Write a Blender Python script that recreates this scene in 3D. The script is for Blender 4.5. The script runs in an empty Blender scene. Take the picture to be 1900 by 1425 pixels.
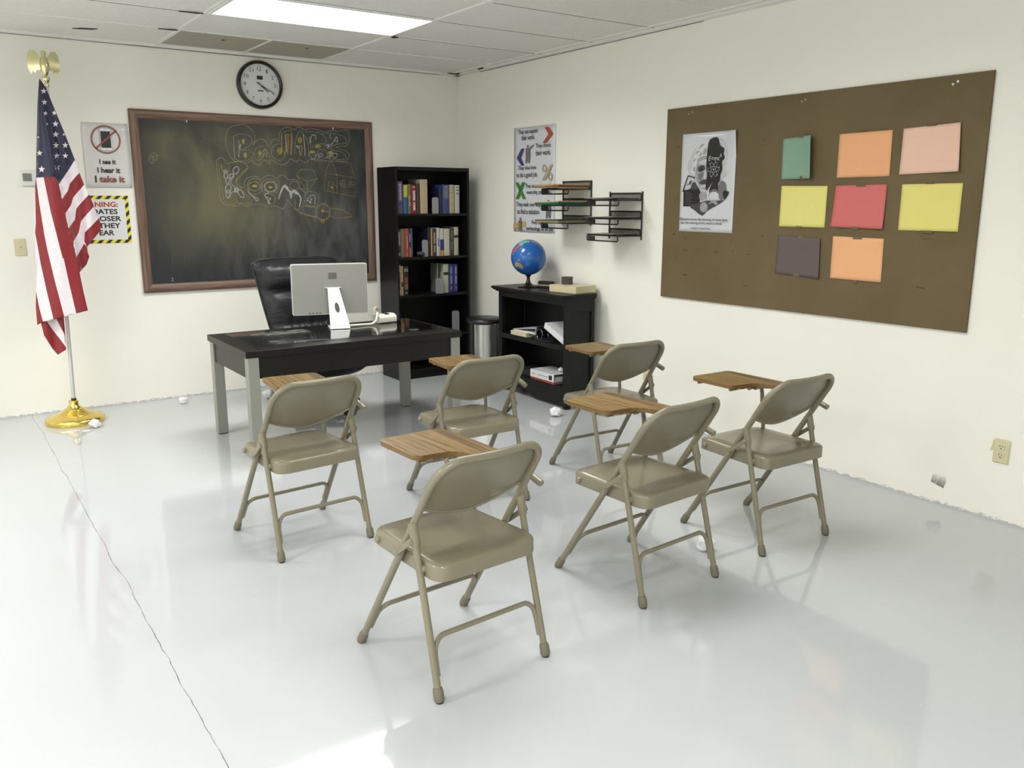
import bpy, bmesh, math, random
from mathutils import Vector, Matrix
from mathutils.geometry import delaunay_2d_cdt, tessellate_polygon
from bpy_extras import mesh_utils
random.seed(7)
SC = bpy.context.scene
COL = SC.collection
PI = math.pi
# ------------------------------------------------------------------ camera
FPX, PITCH, YAW, ROLL = 1577.2458, 0.21163244784, 0.60352051483, -0.0012945286
CAM = Vector((-2.740205773, -4.533796726, 1.0)) * 1.5
FW = Vector((math.sin(YAW) * math.cos(PITCH), math.cos(YAW) * math.cos(PITCH), -math.sin(PITCH)))
_rt = Vector((math.cos(YAW), -math.sin(YAW), 0.0))
_dn = FW.cross(_rt)
RT = math.cos(ROLL) * _rt + math.sin(ROLL) * _dn
DN = -math.sin(ROLL) * _rt + math.cos(ROLL) * _dn
cd = bpy.data.cameras.new('camera')
cam = bpy.data.objects.new('camera', cd)
COL.objects.link(cam)
cd.sensor_width = 36.0
cd.lens = FPX / 1900 * 36.0
cd.clip_start = 0.05
cam.matrix_world = Matrix(((RT.x, -DN.x, -FW.x, CAM.x), (RT.y, -DN.y, -FW.y, CAM.y), (RT.z, -DN.z, -FW.z, CAM.z), (0, 0, 0, 1)))
SC.camera = cam
def ray(px, py):
    return FW + RT * ((px - 950) / FPX) + DN * ((py - 712.5) / FPX)
def at(px, py, ax, v):                 # the point of the plane (axis ax = v) that stands behind a picture point
    d = ray(px, py)
    return CAM + d * ((v - CAM[ax]) / d[ax])
# ------------------------------------------------------------------ world, exposure, lamps
vs = SC.view_settings
SC.display_settings.display_device = 'sRGB'
vs.view_transform = 'Standard'; vs.look = 'None'; vs.gamma = 1.0; vs.use_curve_mapping = False
vs.exposure = 0.04
w = bpy.data.worlds.new('world'); SC.world = w; w.use_nodes = True
w.node_tree.nodes['Background'].inputs[0].default_value = (0.02, 0.02, 0.02, 1)
ROOM_H = 2.588
SPREAD = 158.0
LAMP_L = 11.0                           # mean radiance of a fluorescent troffer
LAMP_C = (1.0, 0.995, 0.965)
LX0, LX1, LY0, LY1 = -7.0, 0.0, -9.2, 0.0
def area_lamp(x, y, k=1.0):             # light of one ceiling troffer behind its prismatic lens
    l = bpy.data.lights.new('troffer_lamp', 'AREA'); l.shape = 'RECTANGLE'; l.size = 1.17; l.size_y = 0.56
    l.energy = PI * 1.17 * 0.56 * LAMP_L * k; l.color = LAMP_C; l.spread = math.radians(SPREAD)
    o = bpy.data.objects.new('troffer_lamp', l); COL.objects.link(o); o.location = (x, y, ROOM_H - 0.012)
    return o
area_lamp(-1.935, -1.64, 1.45)          # the one in the picture
area_lamp(-4.38, -1.64, 0.9)            # the others hang outside the photograph
area_lamp(-6.2, -1.64, 1.5)
area_lamp(-1.94, -4.07, 1.1)
area_lamp(-6.2, -4.07, 3.4)
area_lamp(-4.9, -7.4, 4.2)
area_lamp(-6.2, -6.6, 2.0)
area_lamp(-3.4, -7.9, 1.4)
# ------------------------------------------------------------------ mesh helpers
class MB:
    def __init__(s): s.v = []; s.f = []; s.m = []
    def add(s, vs_, fs, m=0):
        b = len(s.v); s.v += [tuple(x) for x in vs_]
        for f in fs: s.f.append(tuple(b + i for i in f)); s.m.append(m)
        return s
    def box(s, x0, x1, y0, y1, z0, z1, m=0, mat=None):
        p = [Vector((x, y, z)) for z in (z0, z1) for y in (y0, y1) for x in (x0, x1)]
        if mat is not None: p = [mat @ q for q in p]
        return s.add(p, [(0, 2, 3, 1), (4, 5, 7, 6), (0, 1, 5, 4), (2, 6, 7, 3), (0, 4, 6, 2), (1, 3, 7, 5)], m)
    def tube(s, path, r, n=12, m=0, closed=False, caps=True):
        P = [Vector(p) for p in path]; k = len(P); R = r if isinstance(r, (list, tuple)) else [r] * k
        t0 = (P[1] - P[0]).normalized(); up = Vector((0, 0, 1)) if abs(t0.z) < 0.9 else Vector((1, 0, 0))
        nrm = (up - t0 * up.dot(t0)).normalized(); vs_ = []
        for i in range(k):
            if closed: t = (P[(i + 1) % k] - P[i - 1]).normalized()
            else: t = (P[min(i + 1, k - 1)] - P[max(i - 1, 0)]).normalized()
            nrm = (nrm - t * nrm.dot(t)).normalized(); bn = t.cross(nrm)
            for j in range(n):
                a = 2 * PI * j / n; vs_.append(P[i] + (nrm * math.cos(a) + bn * math.sin(a)) * R[i])
        fs = []
        for i in range(k if closed else k - 1):
            i2 = (i + 1) % k
            for j in range(n): fs.append((i * n + j, i * n + (j + 1) % n, i2 * n + (j + 1) % n, i2 * n + j))
        if caps and not closed: fs += [tuple(range(n - 1, -1, -1)), tuple(range((k - 1) * n, k * n))]
        return s.add(vs_, fs, m)
    def cyl(s, a, b, r, n=16, m=0, r2=None):
        return s.tube([a, b], [r, r if r2 is None else r2], n, m)
    def lathe(s, prof, c=(0, 0, 0), n=32, m=0, sy=1.0, caps=True):
        vs_ = []; k = len(prof)
        for r, z in prof:
            for j in range(n):
                a = 2 * PI * j / n; vs_.append((c[0] + r * math.cos(a), c[1] + sy * r * math.sin(a), c[2] + z))
        fs = [(i * n + j, i * n + (j + 1) % n, (i + 1) * n + (j + 1) % n, (i + 1) * n + j) for i in range(k - 1) for j in range(n)]
        if caps and prof[0][0] > 1e-5: fs.append(tuple(range(n - 1, -1, -1)))
        if caps and prof[-1][0] > 1e-5: fs.append(tuple(range((k - 1) * n, k * n)))
        return s.add(vs_, fs, m)
    def prism(s, pts, axis, a, b, m=0):   # polygon in the two other axes, extruded along axis
        def mk(p, t):
            q = list(p); q.insert(axis, t); return q
        n = len(pts); vs_ = [mk(p, a) for p in pts] + [mk(p, b) for p in pts]
        fs = [(i, (i + 1) % n, n + (i + 1) % n, n + i) for i in range(n)]
        for tri in tessellate_polygon([[Vector((p[0], p[1], 0)) for p in pts]]):
            fs.append(tuple(tri)); fs.append(tuple(n + i for i in reversed(tri)))
        return s.add(vs_, fs, m)
    def flat(s, pts, y=0.0, m=0):         # polygon in x,z facing -y
        P = [Vector((p[0], y, p[1])) for p in pts]
        fs = []
        for tri in tessellate_polygon([[Vector((p[0], p[1], 0)) for p in pts]]):
            a, b, c = (pts[i] for i in tri)
            cr = (b[0] - a[0]) * (c[1] - a[1]) - (b[1] - a[1]) * (c[0] - a[0])
            fs.append(tuple(tri) if cr > 0 else tuple(reversed(tri)))
        return s.add(P, fs, m)
    def ring(s, c, r0, r1, y=0.0, m=0, n=48, a0=0.0, a1=2 * PI):
        vs_ = []
        for i in range(n + 1):
            a = a0 + (a1 - a0) * i / n
            vs_ += [(c[0] + r0 * math.cos(a), y, c[1] + r0 * math.sin(a)), (c[0] + r1 * math.cos(a), y, c[1] + r1 * math.sin(a))]
        return s.add(vs_, [(2 * i, 2 * i + 1, 2 * i + 3, 2 * i + 2) for i in range(n)], m)
    def grid(s, fn, nu, nv, m=0):
        vs_ = [fn(i / nu, j / nv) for j in range(nv + 1) for i in range(nu + 1)]
        return s.add(vs_, [(j * (nu + 1) + i, j * (nu + 1) + i + 1, (j + 1) * (nu + 1) + i + 1, (j + 1) * (nu + 1) + i) for j in range(nv) for i in range(nu)], m)
    def ribbon(s, pts, wd, y=0.0, m=0, closed=False):   # flat stroke in x,z facing -y
        P = [Vector((p[0], 0, p[1])) for p in pts]; k = len(P); vs_ = []
        for i in range(k):
            t = (P[(i + 1) % k if closed else min(i + 1, k - 1)] - P[i - 1 if closed else max(i - 1, 0)])
            if t.length < 1e-9: t = Vector((1, 0, 0))
            t.normalize(); nn = Vector((-t.z, 0, t.x))
            wl = wd[i] if isinstance(wd, list) else wd
            a = P[i] + nn * wl / 2; b = P[i] - nn * wl / 2
            vs_ += [(a.x, y, a.z), (b.x, y, b.z)]
        return s.add(vs_, [(2 * i, 2 * i + 1, 2 * ((i + 1) % k) + 1, 2 * ((i + 1) % k)) for i in range(k if closed else k - 1)], m)
    def text(s, body, x0, x1, z0, z1, y=0.0, m=0, bold=0.0, xf=None, slant=0.0):
        vs_, fs = text_mesh(body, bold)
        xs = [v[0] for v in vs_]; zs = [v[1] for v in vs_]
        ax, bx, az, bz = min(xs), max(xs), min(zs), max(zs)
        out = []
        for v in vs_:
            u = (v[0] - ax) / (bx - ax); t = (v[1] - az) / max(bz - az, 1e-6)
            p = (x0 + (x1 - x0) * u + slant * (z1 - z0) * t, y, z0 + (z1 - z0) * t)
            out.append(xf(p) if xf else p)
        return s.add(out, fs, m)
    def build(s, name, mats, parent=None, smooth=30, bevel=0.0, seg=2, solid=0.0):
        me = bpy.data.meshes.new(name); me.from_pydata(s.v, [], s.f)
        for mt in (mats if isinstance(mats, (list, tuple)) else [mats]): me.materials.append(mt)
        me.polygons.foreach_set('material_index', s.m)
        if smooth:
            me.polygons.foreach_set('use_smooth', [True] * len(me.polygons)); me.set_sharp_from_angle(angle=math.radians(smooth))
        me.update()
        o = bpy.data.objects.new(name, me); COL.objects.link(o); o.parent = parent
        if bevel:
            b = o.modifiers.new('bevel', 'BEVEL'); b.width = bevel; b.segments = seg; b.limit_method = 'ANGLE'; b.angle_limit = math.radians(40)
        if solid:
            b = o.modifiers.new('solid', 'SOLIDIFY'); b.thickness = solid; b.offset = 0
        return o
_TX = {}
def text_mesh(body, bold):
    k = (body, bold)
    if k not in _TX:
        c = bpy.data.curves.new('txt', 'FONT'); c.body = body; c.size = 1.0; c.offset = bold; c.resolution_u = 3; c.align_x = 'CENTER'
        o = bpy.data.objects.new('txt', c); me = bpy.data.meshes.new_from_object(o)
        _TX[k] = ([tuple(v.co) for v in me.vertices], [tuple(p.vertices) for p in me.polygons])
        bpy.data.objects.remove(o); bpy.data.curves.remove(c); bpy.data.meshes.remove(me)
    return _TX[k]
def tag(o, label, cat=None, group=None, kind=None):
    if label: o['label'] = label
    if cat: o['category'] = cat
    if group: o['group'] = group
    if kind: o['kind'] = kind
    return o
def thing(name, label, cat, loc=(0, 0, 0), rz=0.0, group=None):
    o = bpy.data.objects.new(name, None); COL.objects.link(o); o.empty_display_size = 0.05
    o.location = loc; o.rotation_euler = (0, 0, rz)
    return tag(o, label, cat, group)
def copy_tree(o, parent=None):
    c = o.copy(); COL.objects.link(c); c.parent = parent
    for ch in list(o.children): copy_tree(ch, c)
    return c
def smooth_path(pts, n=6, closed=False):   # Catmull-Rom
    P = [Vector(p) for p in pts]; k = len(P); out = []
    for i in range(k if closed else k - 1):
        if closed: a, b, c, d = P[i - 1], P[i], P[(i + 1) % k], P[(i + 2) % k]
        else: a, b, c, d = P[max(i - 1, 0)], P[i], P[i + 1], P[min(i + 2, k - 1)]
        for j in range(n):
            t = j / n
            out.append(0.5 * ((2 * b) + (c - a) * t + (2 * a - 5 * b + 4 * c - d) * t * t + (3 * b - a - 3 * c + d) * t ** 3))
    if not closed: out.append(P[-1])
    return out
def round_corners(pts, r, n=5, closed=True):   # fillets a polyline of 2-D or 3-D points
    P = [Vector(p) for p in pts]; out = []; k = len(P)
    for i in range(k):
        if not closed and i in (0, k - 1): out.append(P[i]); continue
        a, b, c = P[i - 1], P[i], P[(i + 1) % k]; ri = r[i] if isinstance(r, (list, tuple)) else r
        u = (a - b); v = (c - b); l = min(ri, u.length * 0.49, v.length * 0.49); u.normalize(); v.normalize()
        p, q = b + u * l, b + v * l
        for j in range(n + 1):
            t = j / n; out.append(p * (1 - t) ** 2 + b * 2 * t * (1 - t) + q * t * t)
    return out
# ------------------------------------------------------------------ materials
class NT:
    def __init__(s, name):
        s.mat = bpy.data.materials.new(name); s.mat.use_nodes = True; s.t = s.mat.node_tree; s.b = s.t.nodes['Principled BSDF']; s.out = s.t.nodes['Material Output']
        s.tc = s.t.nodes.new('ShaderNodeTexCoord')
    def n(s, typ, **kw):
        x = s.t.nodes.new(typ)
        for k, v in kw.items(): setattr(x, k, v)
        return x
    def lk(s, a, b): s.t.links.new(a, b)
    def mapped(s, src='Object', scale=(1, 1, 1), loc=(0, 0, 0), rot=(0, 0, 0)):
        mp = s.n('ShaderNodeMapping'); mp.inputs['Scale'].default_value = scale; mp.inputs['Location'].default_value = loc; mp.inputs['Rotation'].default_value = rot
        s.lk(s.tc.outputs[src], mp.inputs[0]); return mp.outputs[0]
    def noise(s, vec, scale=5, detail=3, rough=0.5, dist=0.0):
        x = s.n('ShaderNodeTexNoise'); x.inputs['Scale'].default_value = scale; x.inputs['Detail'].default_value = detail
        x.inputs['Roughness'].default_value = rough; x.inputs['Distortion'].default_value = dist
        s.lk(vec, x.inputs['Vector']); return x.outputs['Fac']
    def ramp(s, fac, stops, interp='LINEAR'):
        r = s.n('ShaderNodeValToRGB'); e = r.color_ramp.elements; r.color_ramp.interpolation = interp
        while len(e) < len(stops): e.new(0.5)
        for i, (p, c) in enumerate(stops):
            e[i].position = p; e[i].color = (c, c, c, 1) if isinstance(c, (int, float)) else (*c, 1)
        s.lk(fac, r.inputs[0]); return r.outputs[0]
    def mix(s, fac, a, b):
        m = s.n('ShaderNodeMix', data_type='RGBA')
        for k, v in ((0, fac), (6, a), (7, b)):
            if isinstance(v, (tuple, list)): m.inputs[k].default_value = (*v, 1)
            elif isinstance(v, (int, float)): m.inputs[k].default_value = v
            else: s.lk(v, m.inputs[k])
        return m.outputs[2]
    def math(s, op, a, b=0.0, clamp=False):
        m = s.n('ShaderNodeMath', operation=op, use_clamp=clamp)
        for k, v in ((0, a), (1, b)):
            if isinstance(v, (int, float)): m.inputs[k].default_value = v
            else: s.lk(v, m.inputs[k])
        return m.outputs[0]
    def bump(s, h, st=0.1, dist=0.01):
        b = s.n('ShaderNodeBump'); b.inputs['Strength'].default_value = st; b.inputs['Distance'].default_value = dist
        s.lk(h, b.inputs['Height']); s.lk(b.outputs[0], s.b.inputs['Normal'])
    def set(s, **kw):
        for k, v in kw.items():
            i = s.b.inputs[k.replace('_', ' ')]
            if hasattr(v, 'is_linked') or hasattr(v, 'links'): s.lk(v, i)
            elif isinstance(v, tuple) and len(v) == 3 and i.type == 'RGBA': i.default_value = (*v, 1)
            else: i.default_value = v
        return s.mat
def mat(name, c, rough=0.5, metal=0.0, spec=0.5, var=0.08, scale=12.0, bump=0.0):
    t = NT(name); v = t.mapped(); f = t.noise(v, scale, 3)
    col = t.mix(f, tuple(x * (1 - var) for x in c), tuple(min(1, x * (1 + var)) for x in c))
    if bump: t.bump(f, bump, 0.004)
    return t.set(Base_Color=col, Roughness=rough, Metallic=metal, Specular_IOR_Level=spec)
def lamp_mat(name, c, st):
    t = NT(name); e = t.n('ShaderNodeEmission'); e.inputs[0].default_value = (*c, 1); e.inputs[1].default_value = st
    t.lk(e.outputs[0], t.out.inputs[0]); return t.mat
# ------------------------------------------------------------------ room materials
def wall_mat():
    t = NT('painted_wall'); v = t.mapped()
    f = t.noise(v, 1.3, 3); c = t.mix(f, (0.83, 0.82, 0.755), (0.865, 0.855, 0.785))
    sep = t.n('ShaderNodeSeparateXYZ'); t.lk(v, sep.inputs[0])
    n2 = t.noise(t.mapped(scale=(9, 9, 30)), 3.0, 5, 0.7)
    lim = t.math('MULTIPLY', t.math('SUBTRACT', n2, 0.36), 0.075)
    m = t.math('GREATER_THAN', lim, sep.outputs[2])
    c = t.mix(m, c, (0.50, 0.51, 0.52))
    fine = t.noise(v, 160, 2); t.bump(fine, 0.08, 0.002)
    return t.set(Base_Color=c, Roughness=0.6, Specular_IOR_Level=0.25)
def floor_mat():
    t = NT('painted_floor'); v = t.mapped()
    f = t.noise(v, 0.9, 4); c = t.mix(f, (0.46, 0.478, 0.494), (0.51, 0.528, 0.544))
    d = t.noise(v, 7, 5, 0.6); spot = t.ramp(d, [(0.70, 0.0), (0.80, 0.12)]); c = t.mix(spot, c, (0.42, 0.43, 0.44))
    sep = t.n('ShaderNodeSeparateXYZ'); t.lk(v, sep.inputs[0])
    w1 = t.noise(t.mapped(scale=(0.001, 1, 1)), 2.2, 4, 0.6); wob = t.math('MULTIPLY', t.math('SUBTRACT', w1, 0.5), 0.06)
    dist = t.math('ABSOLUTE', t.math('ADD', t.math('ADD', sep.outputs[0], 3.588), wob))
    wn = t.noise(v, 9, 3, 0.7); wd = t.math('MULTIPLY', t.math('SUBTRACT', wn, 0.26), 0.0042)
    crack = t.math('LESS_THAN', dist, wd)
    c = t.mix(crack, c, (0.13, 0.13, 0.12))
    ch = t.noise(v, 28, 2); chips = t.ramp(ch, [(0.79, 0.0), (0.80, 1.0)], 'CONSTANT'); c = t.mix(t.math('MULTIPLY', chips, 0.5), c, (0.8, 0.8, 0.8))
    bn = t.noise(v, 2.2, 3); t.bump(bn, 0.035, 0.01)
    r = t.ramp(f, [(0.3, 0.045), (0.7, 0.085)])
    return t.set(Base_Color=c, Roughness=r, Specular_IOR_Level=0.5)
def ceil_mat():
    t = NT('ceiling_tile'); v = t.mapped(); f = t.noise(v, 90, 4, 0.7); g = t.noise(v, 1.7, 3)
    c = t.mix(g, (0.77, 0.765, 0.73), (0.82, 0.815, 0.78)); c = t.mix(t.ramp(f, [(0.36, 0.35), (0.46, 0.0)]), c, (0.5, 0.49, 0.46))
    t.bump(f, 0.25, 0.003)
    return t.set(Base_Color=c, Roughness=0.9, Specular_IOR_Level=0.1)
M_WALL = wall_mat(); M_FLOOR = floor_mat(); M_CEIL = ceil_mat()
M_TEE = mat('ceiling_grid_paint', (0.80, 0.795, 0.76), 0.6, var=0.03)
M_GAP = mat('dark_gap', (0.02, 0.02, 0.018), 0.9)
M_LAMP = lamp_mat('lamp_diffuser', LAMP_C, 4.0)
M_WHITE = mat('white_paint', (0.78, 0.78, 0.76), 0.5, var=0.02)
# ------------------------------------------------------------------ room shell
T = 0.12
def shell(name, b, m): return tag(MB().box(*b).build(name, m, smooth=0), None, kind='structure')
shell('floor', (LX0, LX1, LY0, LY1, -T, 0), M_FLOOR)
shell('ceiling', (LX0, LX1, LY0, LY1, ROOM_H + 0.006, ROOM_H + T), M_CEIL)
shell('wall_back', (LX0 - T, LX1 + T, 0, T, -T, ROOM_H + T), M_WALL)
shell('wall_right', (0, T, LY0, 0, -T, ROOM_H + T), M_WALL)
shell('wall_left', (LX0 - T, LX0, LY0, 0, -T, ROOM_H + T), M_WALL)
shell('wall_front', (LX0 - T, LX1 + T, LY0 - T, LY0, -T, ROOM_H + T), M_WALL)
# suspended grid: tees and wall angle
g = MB()
Z0, Z1 = ROOM_H - 0.002, ROOM_H + 0.006
xs_main = [-1.33 - 1.22 * i for i in range(-1, 5)]
ys_tee = [-0.11] + [-0.70 - 0.61 * i for i in range(14)]
for x in xs_main:
    if LX0 < x < -0.1: g.box(x - 0.012, x + 0.012, LY0, 0, Z0, Z1)
for y in ys_tee[1:]:
    g.box(LX0, 0, y - 0.006, y + 0.006, Z0 + 0.003, Z1)
g.box(-1.952, -1.928, -0.70, -0.05, Z0, Z1)
g.box(LX0, 0, -0.055, 0, Z0 - 0.006, Z1); g.box(-0.055, 0, LY0, 0, Z0 - 0.006, Z1)
tag(g.build('trim_1', M_TEE, smooth=0), None, kind='structure')
g = MB()                                 # open joints of the grid
for x0, x1, w_ in ((-4.2, -2.75, 0.004), (-2.75, -1.9, 0.011), (-1.9, -0.9, 0.006), (-0.9, -0.2, 0.004)):
    g.box(x0, x1, -w_, -0.0002, Z0 - 0.0085, Z0 - 0.0055)
for y0, y1, w_ in ((-1.75, -0.35, 0.006), (-2.9, -1.75, 0.004)):
    g.box(-w_, -0.0002, y0, y1, Z0 - 0.0085, Z0 - 0.0055)
for y in (-1.31, -1.92, -2.53):
    g.box(-4.4, -2.57, y - 0.001, y + 0.001, Z0 + 0.001, Z0 + 0.004); g.box(-1.3, -0.06, y - 0.0006, y + 0.0006, Z0 + 0.001, Z0 + 0.004)
g.prism([(-0.16, -0.075), (-0.05, -0.06), (-0.03, -0.10), (-0.1, -0.12)], 2, Z0 - 0.003, Z0 + 0.002)
g.prism([(-0.07, -0.43), (-0.055, -0.40), (-0.06, -0.50), (-0.08, -0.50)], 2, Z0 - 0.003, Z0 + 0.002)
g.prism([(-1.31, -1.29), (-1.28, -1.28), (-1.27, -1.32), (-1.31, -1.33)], 2, Z0 - 0.003, Z0 + 0.002)
g.prism([(-2.58, -0.70), (-2.56, -0.72), (-2.68, -0.703), (-2.68, -0.70)], 2, Z0 - 0.003, Z0 + 0.002)
g.prism([(-2.60, -1.31), (-2.56, -1.33), (-2.70, -1.316), (-2.70, -1.31)], 2, Z0 - 0.003, Z0 + 0.002)
g.prism([(-3.13, -0.35), (-3.02, -0.38), (-2.99, -0.43), (-3.08, -0.40)], 2, Z0 + 0.004, Z1 + 0.001)
tag(g.build('trim_2', M_GAP, smooth=0), None, kind='structure')
# beige filler panels by the wall
M_FILL = mat('beige_ceiling_panel', (0.40, 0.375, 0.30), 0.8, var=0.06)
def filler(x0, x1, label, hole):
    t = thing('ceiling_panel', label, 'ceiling panel', ((x0 + x1) / 2, -0.41, ROOM_H - 0.0005), group='beige ceiling panels')
    h = (x1 - x0) / 2
    MB().box(-h, h, -0.265, 0.27, 0, 0.006).build('panel', M_FILL, t, 0)
    MB().lathe([(0.006, -0.004), (0.012, -0.002), (0.012, 0.001)], (hole[0], hole[1], 0), 12).build('hook', M_GAP, t)
filler(-2.535, -1.955, 'beige ceiling panel above the chalkboard clock, left one of the two', (0.03, -0.12))
filler(-1.925, -1.345, 'beige ceiling panel above the right end of the chalkboard, right one of the two', (0.02, -0.14))
# troffer
t = thing('ceiling_light', 'glowing white rectangular light panel set in the tiled ceiling', 'ceiling light', (-1.935, -1.64, ROOM_H))
MB().box(-0.605, 0.605, -0.30, -0.282, -0.006, 0.004).box(-0.605, 0.605, 0.282, 0.30, -0.006, 0.004).box(-0.605, -0.588, -0.282, 0.282, -0.006, 0.004).box(0.588, 0.605, -0.282, 0.282, -0.006, 0.004).build('frame', M_WHITE, t, 0)
MB().box(-0.588, 0.588, -0.282, 0.282, -0.004, 0.003).build('diffuser', M_LAMP, t, 0)
# ------------------------------------------------------------------ wall fixtures
M_IVORY = mat('ivory_plastic', (0.62, 0.57, 0.38), 0.4, var=0.03)
M_DARK = mat('dark_plastic', (0.02, 0.02, 0.02), 0.4)
M_GREYP = mat('pale_grey_plastic', (0.72, 0.72, 0.70), 0.4, var=0.02)
M_LCD = mat('grey_screen', (0.20, 0.215, 0.19), 0.25)
RW = -PI / 2
t = thing('thermostat', 'small white thermostat with a grey screen on the wall behind the flag', 'thermostat', (-3.435, 0, 1.652))
MB().box(-0.055, 0.055, -0.022, 0, -0.052, 0.052).build('housing', M_GREYP, t, bevel=0.006)
MB().box(-0.042, 0.012, -0.0235, -0.021, -0.022, 0.030).build('screen', M_LCD, t, 0)
b = MB()
for i in range(4): b.box(0.026, 0.042, -0.025, -0.021, 0.018 - i * 0.017, 0.028 - i * 0.017)
b.build('buttons', M_WHITE, t, bevel=0.001)
t = thing('light_switch', 'ivory light switch plate low on the wall left of the flag', 'light switch', (-3.54, 0, 1.186))
MB().box(-0.036, 0.036, -0.007, 0, -0.058, 0.058).build('plate', M_IVORY, t, bevel=0.003)
MB().box(-0.006, 0.006, -0.009, -0.006, -0.014, 0.014).add([(-0.005, -0.008, -0.002), (0.005, -0.008, -0.002), (0.005, -0.008, 0.011), (-0.005, -0.008, 0.011), (-0.004, -0.02, 0.004), (0.004, -0.02, 0.004), (0.004, -0.02, 0.010), (-0.004, -0.02, 0.010)], [(0, 1, 5, 4), (1, 2, 6, 5), (2, 3, 7, 6), (3, 0, 4, 7), (4, 5, 6, 7)]).build('toggle', M_IVORY, t, bevel=0.001)
for z in (0.03, -0.03): MB().cyl((0, -0.006, z), (0, -0.0085, z), 0.0035, 10).build('screw', M_IVORY, t)
def outlet(label, y, z):
  t = thing('power_outlet', label, 'power outlet', (0, y, z), RW, 'power outlets')
  MB().box(-0.036, 0.036, -0.009, 0, -0.058, 0.058).build('plate', M_IVORY, t, bevel=0.004)
  for z in (0.021, -0.021):
      o = MB().lathe([(0.017, 0.0), (0.017, 0.003), (0.0155, 0.0045)], (0, 0, 0), 24)
      o.v = [(x, -0.0075 - zz, z + y * 0.85) for x, y, zz in o.v]
      s = o.build('socket', M_IVORY, t)
      k = MB().box(-0.0075, -0.005, -0.0128, -0.011, z + 0.001, z + 0.008).box(0.005, 0.0075, -0.0128, -0.011, z + 0.001, z + 0.007)
      k.cyl((0, -0.011, z - 0.007), (0, -0.0128, z - 0.007), 0.0028, 10); k.build('slot', M_DARK, s)
  MB().cyl((0, -0.008, 0), (0, -0.0105, 0), 0.003, 10).build('screw', M_IVORY, t)
outlet('ivory double power outlet at the far right, with a tape scrap beside it', -4.93, 0.346)
outlet('ivory power outlet on the right wall, mostly hidden behind the chair beside the low cabinet', -2.515, 0.325)
M_MASK = mat('yellow_paint_chip', (0.66, 0.55, 0.30), 0.7)
o = MB().flat([(-0.008, -0.03), (0.008, -0.022), (0.012, 0.02), (0.004, 0.03), (0.002, 0.005)], -0.0008).build('tape_scrap', M_MASK, None, 0); o.location = (0, -4.882, 0.365); o.rotation_euler = (0, 0, RW)
tag(o, 'scrap of yellowed tape at the left edge of the power outlet', 'tape')
def scuff_mat():
    t = NT('scuff_grime'); v = t.mapped(scale=(1, 1, 0.25)); f = t.noise(v, 130, 4, 0.7)
    sep = t.n('ShaderNodeSeparateXYZ'); t.lk(t.tc.outputs['Object'], sep.inputs[0])
    g = t.math('MULTIPLY', t.math('SUBTRACT', 0.030, sep.outputs[2]), 14.0, True); a = t.math('MULTIPLY', g, t.ramp(f, [(0.3, 0.25), (0.62, 1.0)]))
    tr = t.n('ShaderNodeBsdfTransparent'); mx = t.n('ShaderNodeMixShader'); t.lk(a, mx.inputs[0]); t.lk(tr.outputs[0], mx.inputs[1]); t.lk(t.b.outputs[0], mx.inputs[2]); t.lk(mx.outputs[0], t.out.inputs[0])
    return t.set(Base_Color=(0.10, 0.10, 0.095), Roughness=0.8)
o = MB().flat([(-0.036, 0.03), (-0.04, -0.02), (0.026, -0.038), (0.038, -0.005), (0.036, 0.028), (0.01, 0.034)], -0.0006).build('wall_scuff', scuff_mat(), None, 0); o.location = (0, -4.647, 0.125); o.rotation_euler = (0, 0, RW)
tag(o, 'grey scuff mark rubbed on the right wall just above the floor', 'scuff mark')
# ------------------------------------------------------------------ clock
t = thing('wall_clock', 'round black-rimmed wall clock with white face above the chalkboard', 'clock', (-1.799, 0, 2.377))
M_RIM = mat('black_clock_rim', (0.012, 0.012, 0.012), 0.3); M_FACE = mat('clock_face', (0.72, 0.725, 0.74), 0.5, var=0.01); M_INK = mat('black_ink', (0.03, 0.03, 0.03), 0.6)
def to_wall(b): b.v = [(x, -z, y) for x, y, z in b.v]; b.f = [tuple(f) for f in b.f]; return b
to_wall(MB().lathe([(0.150, 0.0), (0.179, 0.0), (0.179, 0.018), (0.174, 0.034), (0.163, 0.040), (0.154, 0.034), (0.152, 0.0155), (0.150, 0.0155)], n=64, caps=False)).build('rim', M_RIM, t)
to_wall(MB().lathe([(0.0, 0.016), (0.153, 0.016)], n=64, caps=False)).build('face', M_FACE, t)
b = MB()
for h in range(1, 13):
    a = PI / 2 - h * PI / 6; s_ = str(h); hw = 0.008 * len(s_) * (0.8 if h == 11 else 1); hw = 0.005 if h == 1 else hw
    cx, cz = 0.117 * math.cos(a), 0.117 * math.sin(a)
    b.text(s_, cx - hw, cx + hw, cz - 0.0135, cz + 0.0135, -0.0168)
b.build('numerals', M_INK, t, 0)
b = MB()
for k in range(60):
    a = k * PI / 30; r0 = 0.137 if k % 5 == 0 else 0.140; hw = 0.0022 if k % 5 == 0 else 0.0007
    c, s_ = math.cos(a), math.sin(a); r1 = 0.1445
    b.flat([(r0 * c - hw * s_, r0 * s_ + hw * c), (r0 * c + hw * s_, r0 * s_ - hw * c), (r1 * c + hw * s_, r1 * s_ - hw * c), (r1 * c - hw * s_, r1 * s_ + hw * c)], -0.0168)
b.build('minute_marks', M_INK, t, 0)
MB().flat([(-0.022, 0.038), (0.024, 0.038), (0.024, 0.066), (-0.022, 0.066)], -0.0168).flat([(-0.02, -0.048), (0.026, -0.048), (0.026, -0.039), (-0.02, -0.039)], -0.0168).build('dial_patch', M_INK, t, 0)
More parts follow.
